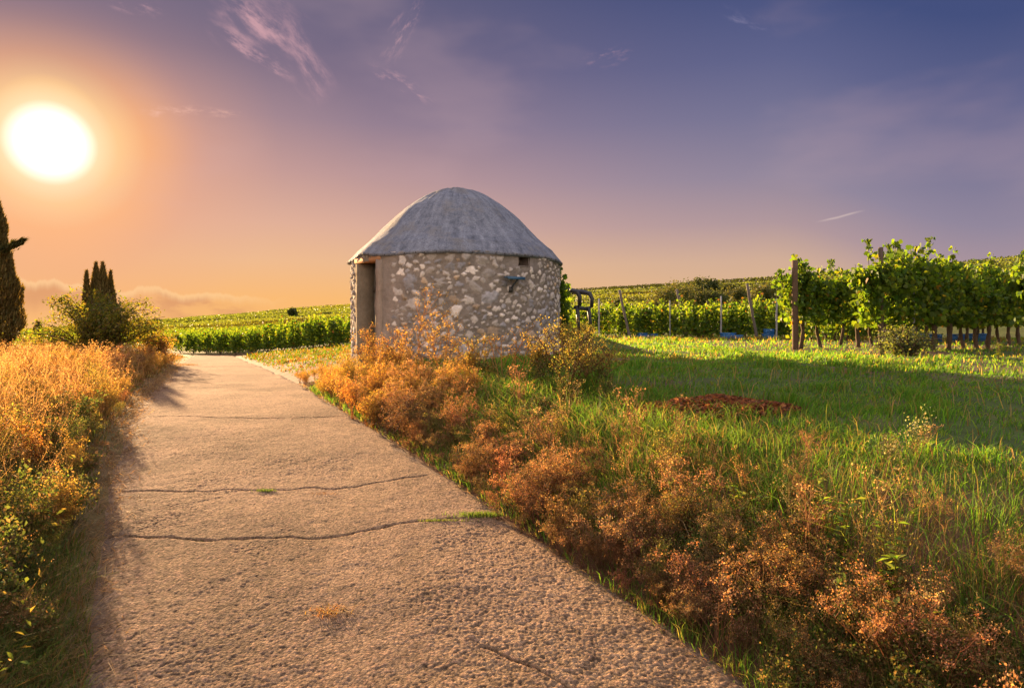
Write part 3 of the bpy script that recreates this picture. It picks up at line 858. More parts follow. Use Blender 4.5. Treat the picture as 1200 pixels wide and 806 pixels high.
# ------------------------------------------------------------------ garden chair behind the hut
def build_chair():
    x, y = (668 - 600) / F * 13.2, 13.2
    root = thing('garden_chair', 'dark plastic garden armchair standing in weeds right behind the hut', 'chair', (x, y, float(T(x, y)) - .03), -.5)
    root.scale = (1.22, 1.22, 1.22)
    c = (.028, .030, .034)
    mb = MB()
    mb.box((0, 0, .43), (.44, .46, .03), 0, c); mb.box((.21, 0, .41), (.03, .46, .05), 0, c)
    link('seat', mb.mesh('seat', [M_PLASTIC]), root)
    mb = MB(); zz = np.linspace(0, 1, 6)
    for yy in (-.2, .2): mb.tube(np.stack([-.22 - .11 * zz, np.full(6, yy), .42 + .5 * zz], 1), .03, 6, c)
    for yy in (-.12, -.04, .04, .12): mb.tube(np.stack([-.22 - .10 * zz, np.full(6, yy), .44 + .44 * zz], 1), .016, 6, c)
    mb.tube([(-.335, -.21, .90), (-.345, -.1, .945), (-.35, 0, .955), (-.345, .1, .945), (-.335, .21, .90)], .028, 8, c)
    link('backrest', mb.mesh('backrest', [M_PLASTIC], True), root)
    for sy in (-1, 1):
        mb = MB()
        mb.tube([(-.28, sy * .23, .68), (-.16, sy * .26, .70), (.1, sy * .265, .69), (.23, sy * .255, .66), (.27, sy * .25, .58), (.265, sy * .245, .44)], [.034, .04, .042, .038, .034, .03], 8, c)
        link('armrest', mb.mesh('armrest', [M_PLASTIC], True), root)
        for sx in (-1, 1):
            mb = MB()
            mb.tube([(sx * .22, sy * .225, .45), (sx * .245, sy * .24, .22), (sx * .27 - .01, sy * .255, 0)], [.036, .03, .026], 6, c)
            link('leg', mb.mesh('leg', [M_PLASTIC], True), root)
build_chair()

def climbing_vine():
    rng = np.random.default_rng(9)
    base = np.array([HC[0] + 1.80, HC[1] + .35]); z0 = float(T(*base))
    root = thing('climbing_vine', 'green leafy creeper climbing the right rim of the stone hut', 'climbing plant', (base[0], base[1], z0))
    st = MB(); q = np.linspace(0, 1, 14); cen = []
    for k in range(4):
        p = np.stack([.05 * np.sin(q * 5 + k) + .03 * k - .03, .12 * k - .15 + .06 * np.sin(q * 4 + 2 * k), q * (1.45 - .12 * k)], 1)
        st.tube(p, .012 - .006 * q, 5, (.09, .06, .035))
        m = 130; qq = rng.uniform(.25, 1, m)
        cen.append(np.stack([np.interp(qq, q, p[:, i]) for i in range(3)], 1) + rng.normal(0, 1, (m, 3)) * [.06, .08, .06])
    link('stem', st.mesh('stem', [M_BARK], True), root)
    cen = np.concatenate(cen); n = len(cen)
    nrm = rng.normal(0, 1, (n, 3)) + [.6, -.3, .4]; nrm /= np.linalg.norm(nrm, axis=1)[:, None]
    mb = MB(); leaf_lobed(mb, cen, nrm, rng.uniform(.06, .12, n), palette(n, VINE_COL, rng), rng)
    link('foliage', mb.mesh('foliage', [M_LEAF]), root)
climbing_vine()

# ------------------------------------------------------------------ trees
def conifer(name, label, base, H, R, seed, n=9000, branch=None, lean=0.0, group=None, size=.15, shape=.55):
    rng = np.random.default_rng(seed)
    root = thing(name, label, 'tree', base, 0, group)
    mb = MB(); q = np.linspace(0, 1, 7)
    mb.tube(np.stack([lean * q, 0 * q, q * H * .93 - .1], 1), .035 * H ** .5 * (1.2 - q), 8, (.11, .075, .05))
    link('trunk', mb.mesh('trunk', [M_BARK], True), root)
    t = rng.beta(1.05, 1.25, n); th = rng.uniform(0, 6.28, n)
    prof = np.minimum(1, (t + .02) / .16) ** .6 * (1 - t) ** shape
    lump = .62 + .75 * fbm(th * 1.6 + 7 * seed, t * H * 1.9, seed, 3)
    rad = R * prof * lump * rng.uniform(.35, 1.0, n) ** .5
    c = np.stack([rad * np.cos(th) + lean * t, rad * np.sin(th), .12 + t * (H - .1)], 1)
    col = palette(n, [(.13, .11, .037), (.155, .13, .045), (.11, .095, .035), (.19, .145, .05)], rng)
    up = np.stack([np.cos(th) * .5, np.sin(th) * .5, np.ones(n)], 1) + rng.normal(0, .32, (n, 3))
    mb = MB()
    blades(mb, c, size * rng.uniform(.6, 1.6, n), size * .33, up[:, :2] * size * .7, col, rng)
    if branch:
        m = 500; q = rng.uniform(0, 1, m) ** .8
        d = np.array(branch[1]); p = np.array(branch[0]) + np.outer(q, d) + rng.normal(0, .05, (m, 3)) * (1.2 - q[:, None] * .6)
        blades(mb, p, .15 * rng.uniform(.6, 1.3, m), .045, np.tile(d[None, :2] * .25, (m, 1)) + rng.normal(0, .05, (m, 2)), palette(m, [(.05, .06, .024), (.07, .07, .03)], rng), rng)
    link('crown', mb.mesh('crown', [M_DARKLEAF]), root)
    return root

g = gnd(-9, 22); conifer('cypress', 'tall dark cypress with one stray branch cut by the left photo edge', g, (395 - 222) / F * 22 - g[2], .92, 3, 22000, ((.45, -.2, 3.35), (.75, -.1, .30)), size=.13, shape=.62)
g = gnd(45, 60); conifer('cypress', 'tiny distant dark cypress beyond the golden grass at far left', g, (395 - 379) / F * 60 - g[2], .62, 5, 1500, size=.25)
for k, (px, top, R, lab) in enumerate([(102, 321, .32, 'slim left spire of dark juniper rising behind the round bush'), (113, 310, .55, 'tallest juniper spire behind the round bush'), (121, 311, .56, 'bushy juniper spire right of the tallest one behind the bush'), (130, 320, .36, 'right-hand slender juniper spire behind the round bush')]):
    g = gnd(px, 21.2 + .25 * (k % 2)); conifer('juniper', lab, g, (395 - top) / F * 21.3 - g[2], R, 20 + k, 4500, size=.12, shape=.95)

def bush(name, label, base, W, H, seed, n, cols, leaf, nb=46, cat='bush', group=None, flat=1.0):
    rng = np.random.default_rng(seed)
    root = thing(name, label, cat, base, 0, group)
    mb = MB(); cen = []
    for k in range(nb):
        th = rng.uniform(0, 6.28); out = W * .5 * rng.uniform(.25, 1.08); hh = H * rng.uniform(.55, 1.08) * (1 - .35 * (out / (W * .5)) ** 2)
        q = np.linspace(0, 1, 9)
        p = np.stack([np.cos(th) * out * q ** 1.1, np.sin(th) * out * q ** 1.1 * flat, hh * np.sin(q * rng.uniform(1.45, 2.1))], 1) + np.cumsum(rng.normal(0, .018, (9, 3)), 0)
        p[0] = (rng.normal(0, .08), rng.normal(0, .08), -.05)
        mb.tube(p, .022 - .017 * q, 4, (.10, .07, .045), False)
        m = n // nb; qq = rng.uniform(.15, 1.0, m)
        c = np.stack([np.interp(qq, q, p[:, i]) for i in range(3)], 1)
        cl = rng.integers(0, 9, m); off = rng.normal(0, .14 * W / 3, (9, 3))
        cen.append(c + off[cl] * (1.1 - .6 * qq[:, None]) + rng.normal(0, .055, (m, 3)))
    link('branches', mb.mesh('branches', [M_BARK]), root).name = 'stem'
    cen = np.concatenate(cen); cen = cen[cen[:, 2] > .02]; k = len(cen)
    nrm = rng.normal(0, 1, (k, 3)) + [0, 0, .5]; nrm /= np.linalg.norm(nrm, axis=1)[:, None]
    mb = MB(); leaf_quads(mb, cen, nrm, leaf * rng.uniform(.7, 1.4, k), palette(k, cols, rng), rng, .55)
    link('foliage', mb.mesh('foliage', [M_LEAF]), root)
    return root
BUSHC = [(.085, .105, .022), (.12, .13, .027), (.13, .10, .035), (.18, .15, .035), (.07, .085, .02)]
bush('round_bush', 'dark green round bush with arching sprays left of the track', gnd(114, 19.6), 3.9, 1.9, 31, 15000, BUSHC, .072, 66)
bush('dry_shrub', 'orange dried shrub beside the track right of the round bush', gnd(180, 21.5), 1.5, .95, 33, 7000, [(.30, .16, .07), (.34, .20, .08), (.22, .12, .05), (.20, .17, .05)], .05, 40)
bush('low_bush', 'low grey green bush at the foot of the tallest row', gnd(1062, 10.9), 1.1, .42, 35, 2600, [(.10, .13, .06), (.13, .15, .07), (.08, .11, .05)], .04, 34, flat=.7)
bush('low_bush', 'small dark shrub in the golden grass at the far left edge', gnd(60, 26), 1.4, .8, 36, 2500, BUSHC, .08, 26)

def far_tree(px, d, W, H, seed, label, cols, group=None):
    rng = np.random.default_rng(seed); g = gnd(px, d)
    root = thing('hill_tree', label, 'tree', g, 0, group)
    mb = MB(); q = np.linspace(0, 1, 5)
    mb.tube(np.stack([.1 * q, 0 * q, q * H * .7 - .3], 1), .06 * H ** .5 * (1.2 - q), 6, (.08, .06, .045))
    for k in range(4):
        a = rng.uniform(0, 6.28); mb.tube([(0.04, 0, H * .3), (math.cos(a) * W * .2, math.sin(a) * W * .2, H * .55), (math.cos(a) * W * .3, math.sin(a) * W * .3, H * .75)], [.09, .06, .03], 5, (.08, .06, .045))
    link('trunk', mb.mesh('trunk', [M_BARK]), root)
    nc = 26; c0 = rand_unit(nc, rng) * rng.uniform(.3, 1, (nc, 1)) * [W * .42, W * .42, H * .38] + [0, 0, H * .58]
    n = 1700; k = rng.integers(0, nc, n)
    c = c0[k] + rng.normal(0, 1, (n, 3)) * [W * .10, W * .10, H * .085]
    c = c[c[:, 2] > H * .05]; n = len(c)
    nrm = rng.normal(0, 1, (n, 3)) + [0, 0, .6]; nrm /= np.linalg.norm(nrm, axis=1)[:, None]
    m2 = MB(); leaf_quads(m2, c, nrm, .0026 * d * rng.uniform(.8, 1.5, n), palette(n, cols, rng), rng, .75)
    link('crown', m2.mesh('crown', [M_DARKLEAF]), root)
TC = [(.07, .10, .03), (.085, .115, .038), (.06, .08, .03)]; TY = [(.085, .11, .032), (.11, .12, .04), (.07, .095, .028)]
for k, (px, d, top, W, cols, lab) in enumerate([
        (782, 120, 332, 6.5, TY, 'broad olive brown tree in front of the hill vineyards'),
        (796, 128, 328, 6.0, TY, 'taller yellowish tree leaning out right of the broad olive tree'),
        (770, 112, 345, 4.5, TY, 'low rounded shrub tree left of the broad olive tree'),
        (810, 150, 329, 6.5, TC, 'dark round tree on the hill left of the clump centre'),
        (822, 175, 326, 6, TC, 'dark tree in the middle of the hilltop clump'),
        (832, 178, 324, 5, TC, 'pointed dark tree that stands highest in the hilltop clump'),
        (812, 130, 337, 6, TY, 'pale green bushy tree below the dark hilltop clump'),
        (838, 130, 340, 5.5, TC, 'dark bush low on the slope right of the pale green tree'),
        (862, 150, 335, 6, TY, 'rounded green tree on the slope left of the tall leaning post'),
        (893, 150, 334, 6, TY, 'brownish green tree between tall leaning post and brown post'),
        (907, 165, 331, 5, TC, 'dark small tree just left of the brown post top'),
        (724, 150, 352, 3.0, TC, 'small dark bush on the hill nearest the hut'),
        (343, 230, 361, 3.2, TC, 'lone dark tree on the hillside left of the hut'),
        (700, 260, 350, 8, TC, 'dark hedge tree on the hill crest right of the garden chair'),
        (748, 300, 342, 9, TC, 'dark hedge tree on the hill crest above the second leaning post'),
        (852, 210, 331, 7, TC, 'low dark tree right of the hilltop clump'),
        (300, 260, 373, 6, TC, 'dark bush on the left hillside above the track end'),
        (385, 250, 369, 6, TC, 'dark bush on the left hillside closest to the hut'),
        (183, 330, 374, 4.5, TC, 'small dark tree on the low horizon above the track end'),
        (163, 300, 378, 5, TC, 'bush on the low horizon beside the round bush')]):
    g = gnd(px, d); H = (HORIZON - top) / F * d - g[2]
    far_tree(px, d, W, max(H, 1.5), 300 + k, lab, cols)

# ------------------------------------------------------------------ grass and ground cover
def in_hut(x, y, pad=.05): return np.hypot(x - HC[0], y - HC[1]) < HR + pad
def sample(n, a0, a1, r0, r1, rng):
    az = rng.uniform(math.radians(a0), math.radians(a1), n); r = np.exp(rng.uniform(math.log(r0), math.log(r1), n))
    return r * np.sin(az), r * np.cos(az), r

def right_grass():
    rng = np.random.default_rng(501); mb = MB()
    x, y, r = sample(410000, -27, 58, 1.7, 40, rng)
    u = x - xr(y)
    keep = (u > .12) & ~in_hut(x, y) & (y > 1.0) & (rng.random(len(x)) < np.clip((u - .05) / .5, .15, 1))
    patch = fbm(x * 1.1, y * 1.1, 91, 3); keep &= rng.random(len(x)) < np.clip(.40 + 2.2 * (patch - .38), .12, 1)
    keep &= ~((((x - 1.42) / .6) ** 2 + ((y - 4.9 + .24 * (x - 1.42)) / .36) ** 2 < 1) & (rng.random(len(x)) < .85))
    vs = (x > 5.6) & (y > 7.6) & ((-x * .66 + y * .75) < 14) & (r < 30)
    keep &= ~(vs & (rng.random(len(x)) < .72))
    x, y, r, u = (q[keep] for q in (x, y, r, u)); n = len(x)
    edge = 1 - sstep(1.6, 3.6, u)
    clump = fbm(x * 2.6, y * 2.6, 93, 3)
    h = (.022 + .032 * rng.random(n) + .085 * sstep(.52, .78, clump)) * (1 + .7 * edge * sstep(2, 4, 12 - r)) * (.75 + .25 * sstep(3, 7, r))
    far = sstep(16, 30, r); h = h * (1 + 1.0 * far)
    w = np.clip(.00125 * r, .0035, .05) * rng.uniform(.8, 1.3, n)
    lean = rng.normal(0, .45, (n, 2)) * h[:, None] + np.array([.15, -.1]) * h[:, None]
    col = palette(n, [(.085, .22, .022), (.115, .26, .03), (.065, .17, .02), (.17, .27, .04)], rng)
    tan = palette(n, [(.24, .18, .06), (.20, .16, .055), (.27, .185, .06)], rng)
    p = .08 + .28 * sstep(.55, .75, fbm(x * .8, y * .8, 95, 3)) + .45 * sstep(18, 30, r)
    leftside = (x < -2.5) & (y > 12.5); p = np.where(leftside, .30 + .3 * sstep(.45, .6, fbm(x * .5, y * .5, 96, 3)), p)
    col = col * (.70 + .6 * fbm(x * .55, y * .55, 97, 3))[:, None]
    isdry = rng.random(n) < p; col[isdry] = tan[isdry]
    col[leftside] = col[leftside] * np.array([.72, .55, .60])
    base = np.stack([x, y, T(x, y) - .01], 1)
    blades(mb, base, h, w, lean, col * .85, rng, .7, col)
    # taller tufts and bents
    m = 3500
    x, y, r = sample(m, -15, 50, 2.0, 22, rng); u = x - xr(y); k = (u > .7) & ~in_hut(x, y) & (rng.random(m) < .75); x, y, r, u = x[k], y[k], r[k], u[k]; n = len(x)
    h = rng.uniform(.08, .22, n) * (1 - .45 * sstep(3, 5, u)) * (.6 + .4 * sstep(3, 6, r)); w = np.clip(.0011 * r, .003, .02)
    c = palette(n, [(.28, .21, .09), (.17, .20, .05), (.32, .25, .12), (.12, .18, .04)], rng)
    blades(mb, np.stack([x, y, T(x, y)], 1), h, w, rng.normal(0, .32, (n, 2)) * h[:, None], c, rng, .8)
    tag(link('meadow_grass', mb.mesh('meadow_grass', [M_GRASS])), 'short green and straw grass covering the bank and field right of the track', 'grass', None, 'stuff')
right_grass()

def left_grass():
    rng = np.random.default_rng(502); mb = MB()
    x, y, r = sample(290000, -66, -16, 1.6, 40, rng)
    ul = xl(y) - x
    edgeN = (fbm(y * 1.8, y * 0, 7, 3) - .5) * .35
    keep = (ul > .02 + edgeN * .5) & (y > .7) & (rng.random(len(x)) < np.clip((ul - edgeN) / .35, .05, 1))
    keep &= ~((np.hypot(x + 11.2, y - 18.0) < 1.7) & (rng.random(len(x)) < .75))
    x, y, r, ul = (q[keep] for q in (x, y, r, ul)); n = len(x)
    tall = np.clip(.12 + ul / 1.25, .12, 1) * (1 - .35 * sstep(14, 26, r))
    pn = fbm(x * 1.4, y * 1.4, 17, 3)
    h = rng.uniform(.16, .52, n) * tall * (.65 + .7 * pn)
    w = np.clip(.00115 * r, .0032, .045) * rng.uniform(.7, 1.3, n)
    lean = rng.normal(0, .38, (n, 2)) * h[:, None] + np.array([.22, -.05]) * h[:, None]
    nearg = .95 * (1 - sstep(3.8, 9.5, r)) + .24
    isg = rng.random(n) < nearg * (.5 + 1.1 * fbm(x * 1.2, y * 1.2, 27, 3))
    col = palette(n, [(.33, .22, .085), (.27, .17, .065), (.36, .26, .11), (.22, .12, .05), (.16, .10, .05)], rng)
    gcol = palette(n, [(.09, .14, .03), (.13, .18, .035), (.07, .11, .03), (.19, .20, .05)], rng)
    col[isg] = gcol[isg]; h[isg] *= .8
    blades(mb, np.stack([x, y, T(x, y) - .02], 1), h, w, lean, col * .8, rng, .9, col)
    x, y, r = sample(95000, -66, -22, 1.35, 4.6, rng)
    ul = xl(y) - x; e2 = (fbm(y * 1.8, y * 0, 7, 3) - .5) * .35
    k = (ul > -.02 + e2 * .4) & (rng.random(len(x)) < np.clip((ul - e2 + .1) / .3, .10, 1)); x, y, r, ul = x[k], y[k], r[k], ul[k]; n = len(x)
    h = rng.uniform(.08, .34, n) * np.clip(.34 + ul / .9, .30, 1)
    col = palette(n, [(.09, .15, .03), (.13, .20, .035), (.07, .12, .03), (.20, .21, .05), (.32, .22, .09), (.26, .17, .07)], rng)
    blades(mb, np.stack([x, y, T(x, y) - .02], 1), h, rng.uniform(.003, .0065, n), rng.normal(0, .55, (n, 2)) * h[:, None] + np.array([.1, -.05]) * h[:, None], col * .85, rng, .9, col)
    # straw thatch along the broken edge of the slab
    m = 9000; y = np.exp(rng.uniform(math.log(1.6), math.log(24), m)); x = xl(y) - rng.normal(.02, .09, m)
    L = rng.uniform(.05, .2, m); a = rng.uniform(0, 6.28, m)
    blades(mb, np.stack([x, y, np.maximum(T(x, y), zr(y) - .01) + .004], 1), rng.uniform(.005, .05, m), np.clip(.0008 * y, .0025, .012), np.stack([np.cos(a) * L, np.sin(a) * L], 1), palette(m, [(.36, .25, .12), (.28, .18, .08), (.20, .13, .07)], rng), rng, 1)
    # seed heads
    m = 11000
    x, y, r = sample(m, -64, -17, 2.2, 26, rng); ul = xl(y) - x
    k = (ul > .25) & (rng.random(m) < sstep(2.5, 7, r) * .9 + .1); x, y, r, ul = x[k], y[k], r[k], ul[k]; n = len(x)
    H = rng.uniform(.34, .68, n) * np.clip(.30 + ul / 1.3, .30, 1) * (1 - .35 * sstep(14, 26, r))
    lean = rng.normal(0, .22, (n, 2)) + np.array([.12, -.03])
    b = np.stack([x, y, T(x, y)], 1)
    blades(mb, b, H, np.clip(.0008 * r, .0022, .02), lean * H[:, None], palette(n, [(.40, .25, .10), (.46, .30, .13)], rng), rng, .3)
    per = 12
    q = rng.uniform(.62, 1.02, (n, per))
    c = b[:, None, :] + np.stack([lean[:, 0:1] * H[:, None] * q ** 1.6, lean[:, 1:2] * H[:, None] * q ** 1.6, H[:, None] * q * .97], -1) + rng.normal(0, .022, (n, per, 3)) * (1.3 - q[..., None])* 1.6
    c = c.reshape(-1, 3); kk = len(c); sz = np.repeat(np.clip(.0022 * r, .010, .045), per) * rng.uniform(.6, 1.2, kk)
    leaf_quads(mb, c, rand_unit(kk, rng), sz, palette(kk, [(.42, .28, .12), (.38, .21, .085), (.48, .34, .16)], rng), rng, .4)
    # broad green weeds close to the camera
    m = 5000
    x, y, r = sample(m, -60, -20, 1.7, 8, rng); ul = xl(y) - x; k = (ul > .12); x, y, r = x[k], y[k], r[k]; n = len(x)
    c = np.stack([x, y, T(x, y) + rng.uniform(.03, .38, n)], 1); nr = rng.normal(0, 1, (n, 3)) + [0, 0, .7]; nr /= np.linalg.norm(nr, axis=1)[:, None]
    leaf_quads(mb, c, nr, rng.uniform(.02, .045, n), palette(n, [(.08, .12, .025), (.11, .15, .03), (.20, .17, .04)], rng), rng, .4)
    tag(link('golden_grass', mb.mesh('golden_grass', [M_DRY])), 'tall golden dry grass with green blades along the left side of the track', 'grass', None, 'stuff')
left_grass()

# dried weeds: fine branching umbels
def weed(seed, h, spread, stems, branches, tips, flakes, fl, stemcol, cols, r0=.0035, tipr=.022, splay=.5, k=3):
    rng = np.random.default_rng(seed); mb = MB(); cen = []
    for s in range(stems):
        th = rng.uniform(0, 6.28); out = spread * rng.uniform(.15, 1) ** .7; hh = h * rng.uniform(.66, 1.05) * (1 - .3 * (out / max(spread, .01)) ** 2)
        q = np.linspace(0, 1, 6)
        p = np.stack([np.cos(th) * out * q ** (1 + splay), np.sin(th) * out * q ** (1 + splay), hh * q], 1) + np.cumsum(rng.normal(0, .012 * h, (6, 3)), 0)
        p[0] = [rng.normal(0, spread * .12), rng.normal(0, spread * .12), -.03]
        mb.tube(p, r0 * (1.1 - .7 * q), k, stemcol, False)
        for b in range(branches):
            f = rng.uniform(.35, .98); o = np.array([np.interp(f, q, p[:, i]) for i in range(3)])
            t2 = rng.uniform(0, 6.28); L = h * rng.uniform(.10, .26) * (1.25 - .6 * f)
            e = o + np.array([np.cos(t2) * L * .75, np.sin(t2) * L * .75, L * rng.uniform(.5, 1.1)])
            md = (o + e) / 2 + [0, 0, -.12 * L]
            mb.tube([o, md, e], r0 * .5, k, stemcol, False)
            for t in range(tips):
                a = rand_unit(1, rng)[0] * L * .45; a[2] = abs(a[2]) * .8
                e2 = e + a
                mb.tube([e - (e - md) * .3 * rng.random(), e2], r0 * .33, k, stemcol, False)
                cen.append(e2 + rng.normal(0, tipr, (flakes, 3)))
    cen = np.concatenate(cen); cen = cen[cen[:, 2] > 0]; n = len(cen)
    leaf_quads(mb, cen, rand_unit(n, rng), fl * rng.uniform(.6, 1.4, n), palette(n, cols, rng, .25), rng, .6)
    return mb.arrays()
RUSTC = [(.27, .135, .062), (.33, .17, .075), (.20, .105, .05), (.36, .21, .10), (.15, .10, .05), (.16, .14, .05), (.24, .17, .10)]
GOLDC = [(.44, .28, .06), (.38, .24, .05), (.48, .33, .08), (.28, .22, .05)]
YELC = [(.34, .31, .06), (.26, .27, .05), (.42, .32, .07), (.18, .20, .04)]
RUST_T = [weed(600 + i, .44 + .04 * (i % 2), .31, 9, 6, 3, 11, .0100, (.20, .115, .06), RUSTC, .0026, .0125, .25) for i in range(4)]
GREENC = [(.08, .12, .03), (.10, .15, .035), (.12, .12, .04)]
OLIVE_T = [weed(640 + i, .34, .2, 10, 5, 2, 7, .02, (.13, .12, .04), GREENC + [(.22, .16, .06)], .0026, .02) for i in range(2)]
YEL_T = [weed(680 + i, .46, .2, 7, 6, 3, 8, .0115, (.24, .22, .07), YELC + GREENC + [(.30, .24, .09)], .003, .016, .2) for i in range(3)]
GOLD_T = [weed(620 + i, .5, .22, 11, 6, 3, 7, .015, (.32, .20, .07), GOLDC + [(.34, .17, .06)], .003, .02) for i in range(3)]

STALK_T = [weed(660 + i, .62, .13, 3, 6, 2, 7, .0105, (.30, .20, .09), [(.36, .24, .10), (.30, .17, .07), (.40, .30, .14)], .003, .012, .1) for i in range(3)]
def left_weeds():
    rng = np.random.default_rng(711); mb = MB()
    for n, y0, y1, u0, u1, tpls, s0, s1 in ((70, 2.2, 6.5, .10, 1.6, OLIVE_T, .6, 1.2), (60, 3.5, 12, .15, 3.0, GOLD_T, .6, 1.1), (28, 2.6, 12, .12, 2.5, RUST_T, .5, .9), (50, 2.2, 9, .12, 2.2, YEL_T, .55, 1.0),
                                            (60, 3.0, 14, .3, 4.0, STALK_T, .7, 1.15), (50, 12, 22, .1, 5, GOLD_T, .7, 1.3), (40, 12, 22, .1, 5, RUST_T, .7, 1.3)):
        y = np.exp(rng.uniform(math.log(y0), math.log(y1), n)); u = u0 + (u1 - u0) * rng.random(n) ** 1.3
        for i in range(n):
            x = float(xl(y[i])) - u[i]
            if math.hypot(x + 11.2, y[i] - 18.0) < 1.7: continue
            scatter(mb, tpls[rng.integers(0, len(tpls))], [(x, y[i], float(T(x, y[i])) - .01)], [rng.uniform(0, 6.28)], [rng.uniform(s0, s1) * min(1, .45 + u[i])], rng)
    tag(link('roadside_weeds', mb.mesh('roadside_weeds', [M_DRY])), 'golden, rust and olive weeds mixed into the grass left of the track', 'weeds', None, 'stuff')
left_weeds()

def verge_weeds():
    rng = np.random.default_rng(701); mb = MB()
    def strip(n, y0, y1, u0, u1, tpls, s0, s1, prob=1.0, logd=True):
        y = np.exp(rng.uniform(math.log(y0), math.log(y1), n)) if logd else rng.uniform(y0, y1, n)
        u = u0 + (u1 - u0) * rng.random(n)
        for i in range(n):
            if rng.random() > prob: continue
            x = float(xr(y[i])) + u[i]
            if in_hut(x, y[i], .1) or math.hypot(x - 1.42, y[i] - 4.9) < .75: continue
            if tpls is RUST_T and y[i] < 2.6 and rng.random() < .6: continue
            sc = rng.uniform(s0, s1)
            scatter(mb, tpls[rng.integers(0, len(tpls))], [(x, y[i], float(T(x, y[i])) - .01)], [rng.uniform(0, 6.28)], [sc], rng)
    strip(62, 1.75, 3.6, .0, .50, RUST_T, .40, .85)
    strip(66, 3.3, 7.4, -.02, .46, RUST_T, .42, .85)
    strip(40, 2.0, 8.5, .05, .7, YEL_T, .35, .7)
    strip(46, 1.75, 7.0, -.08, .10, RUST_T, .28, .45)
    strip(12, 1.9, 5.5, .55, 1.0, RUST_T, .35, .55)
    strip(20, 6.2, 8.2, .0, .7, RUST_T, .7, .95)
    strip(24, 1.8, 5.0, .0, .6, OLIVE_T, .4, .7)
    strip(10, 1.7, 2.7, -.05, .5, OLIVE_T, .5, .8)
    strip(26, 4.5, 9, .4, 1.7, OLIVE_T, .4, .8)
    strip(50, 6.6, 10.6, -.06, 1.0, GOLD_T, .6, .95)
    strip(22, 9.5, 13, -.05, .5, GOLD_T, .3, .6)
    strip(56, 1.9, 10, .0, .85, STALK_T, .45, .85)
    strip(10, 3.2, 8, .8, 1.5, STALK_T, .3, .5)
    # trailing straw and bents lying through the weeds
    m = 17000
    y = np.exp(rng.uniform(math.log(1.7), math.log(12), m)); u = rng.beta(1.1, 2.4, m) * 2.3 - .08; x = xr(y) + u
    k = ~in_hut(x, y); x, y, u = x[k], y[k], u[k]; n = len(x)
    h = rng.uniform(.06, .32, n) * np.clip(u / .35, .15, 1) * (1 - .55 * sstep(.7, 1.3, u))
    c = palette(n, [(.30, .20, .10), (.22, .12, .06), (.36, .27, .15), (.10, .15, .035), (.16, .10, .05), (.12, .17, .04)], rng)
    blades(mb, np.stack([x, y, T(x, y)], 1), h, np.clip(.0009 * y, .0025, .01), rng.normal(0, .55, (n, 2)) * h[:, None] + np.array([-.05, -.05]), c, rng, 1.2)
    m = 40000
    y = np.exp(rng.uniform(math.log(1.7), math.log(11), m)); u = rng.uniform(-.05, 1.7, m); x = xr(y) + u
    k = ~in_hut(x, y) & (rng.random(m) < .15 + .85 * sstep(.4, .6, fbm(x * 2.2, y * 2.2, 44, 3))); x, y, u = x[k], y[k], u[k]; n = len(x)
    h = rng.uniform(.10, .30, n) * np.clip(.4 + u, .3, 1) * (1 - .5 * sstep(.9, 1.6, u))
    h *= np.where(y < 3.2, 1.15, 1)
    c = palette(n, [(.085, .21, .025), (.115, .25, .03), (.17, .26, .04), (.07, .16, .02), (.26, .22, .07)], rng)
    blades(mb, np.stack([x, y, T(x, y)], 1), h, np.clip(.0013 * y, .0035, .014), rng.normal(0, .42, (n, 2)) * h[:, None], c, rng, .9)
    tag(link('dried_weeds', mb.mesh('dried_weeds', [M_DRY])), 'mass of rust brown dried weeds spilling over the right edge of the track', 'weeds', None, 'stuff')
verge_weeds()

# single tall weeds in front of the hut
def mesh_from(tpl, name, mat):
    v, polys, c = tpl
    return mesh_np(name, v, [polys[3], polys[4]], c, [mat])
def tall_weed(px, d, topy, W, seed, cols, stemcol, label, stems=5, branches=9, lean=(0, 0), fl=.0165, flakes=10, tips=3, r0=.006, name='tall_weed', cat='weed'):
    g = gnd(px, d); H = (HORIZON - topy) / F * d - g[2]
    tpl = weed(seed, H, W, stems, branches, tips, flakes, fl, stemcol, cols, r0, .022, .2, 4)
    v = tpl[0]; v[:, 0] += lean[0] * np.maximum(v[:, 2], 0) / H; v[:, 1] += lean[1] * np.maximum(v[:, 2], 0) / H
    o = link(name, mesh_from(tpl, name, M_DRY)); o.location = g
    return tag(o, label, cat)
GS = (.34, .21, .07)
tall_weed(478, 8.4, 326, .15, 801, GOLDC, GS, 'tallest golden dry weed leaning right in front of the stone wall', 2, 15, (.36, 0), .0165, 9)
tall_weed(460, 8.8, 372, .26, 802, GOLDC + [(.36, .16, .05)], GS, 'bushy orange gold weed below the hut door jamb', 6, 9)
tall_weed(440, 9.3, 380, .22, 808, GOLDC + [(.36, .16, .05)], GS, 'small orange weed standing right at the hut doorway', 6, 8)
tall_weed(516, 7.8, 366, .2, 803, GOLDC, GS, 'golden weed right of the tallest one with forked top', 3, 9, (.12, 0))
tall_weed(588, 7.0, 368, .26, 804, GOLDC, (.36, .22, .08), 'sparse golden stalk with few seed heads before the middle wall', 3, 5, (.10, 0), .014, 6, 2)
tall_weed(606, 6.9, 378, .16, 809, GOLDC, (.36, .22, .08), 'short golden stalk beside the sparse one before the wall', 2, 5, (.05, 0), .014, 6, 2)
tall_weed(664, 6.0, 366, .42, 805, YELC, (.14, .08, .04), 'large spreading yellow green weed with dark stems right of the hut', 10, 10, (.03, 0), .013, 8, 3, .005)
tall_weed(636, 6.7, 392, .30, 806, YELC + GOLDC, (.25, .17, .06), 'bushy olive weed at the right foot of the hut', 6, 8)
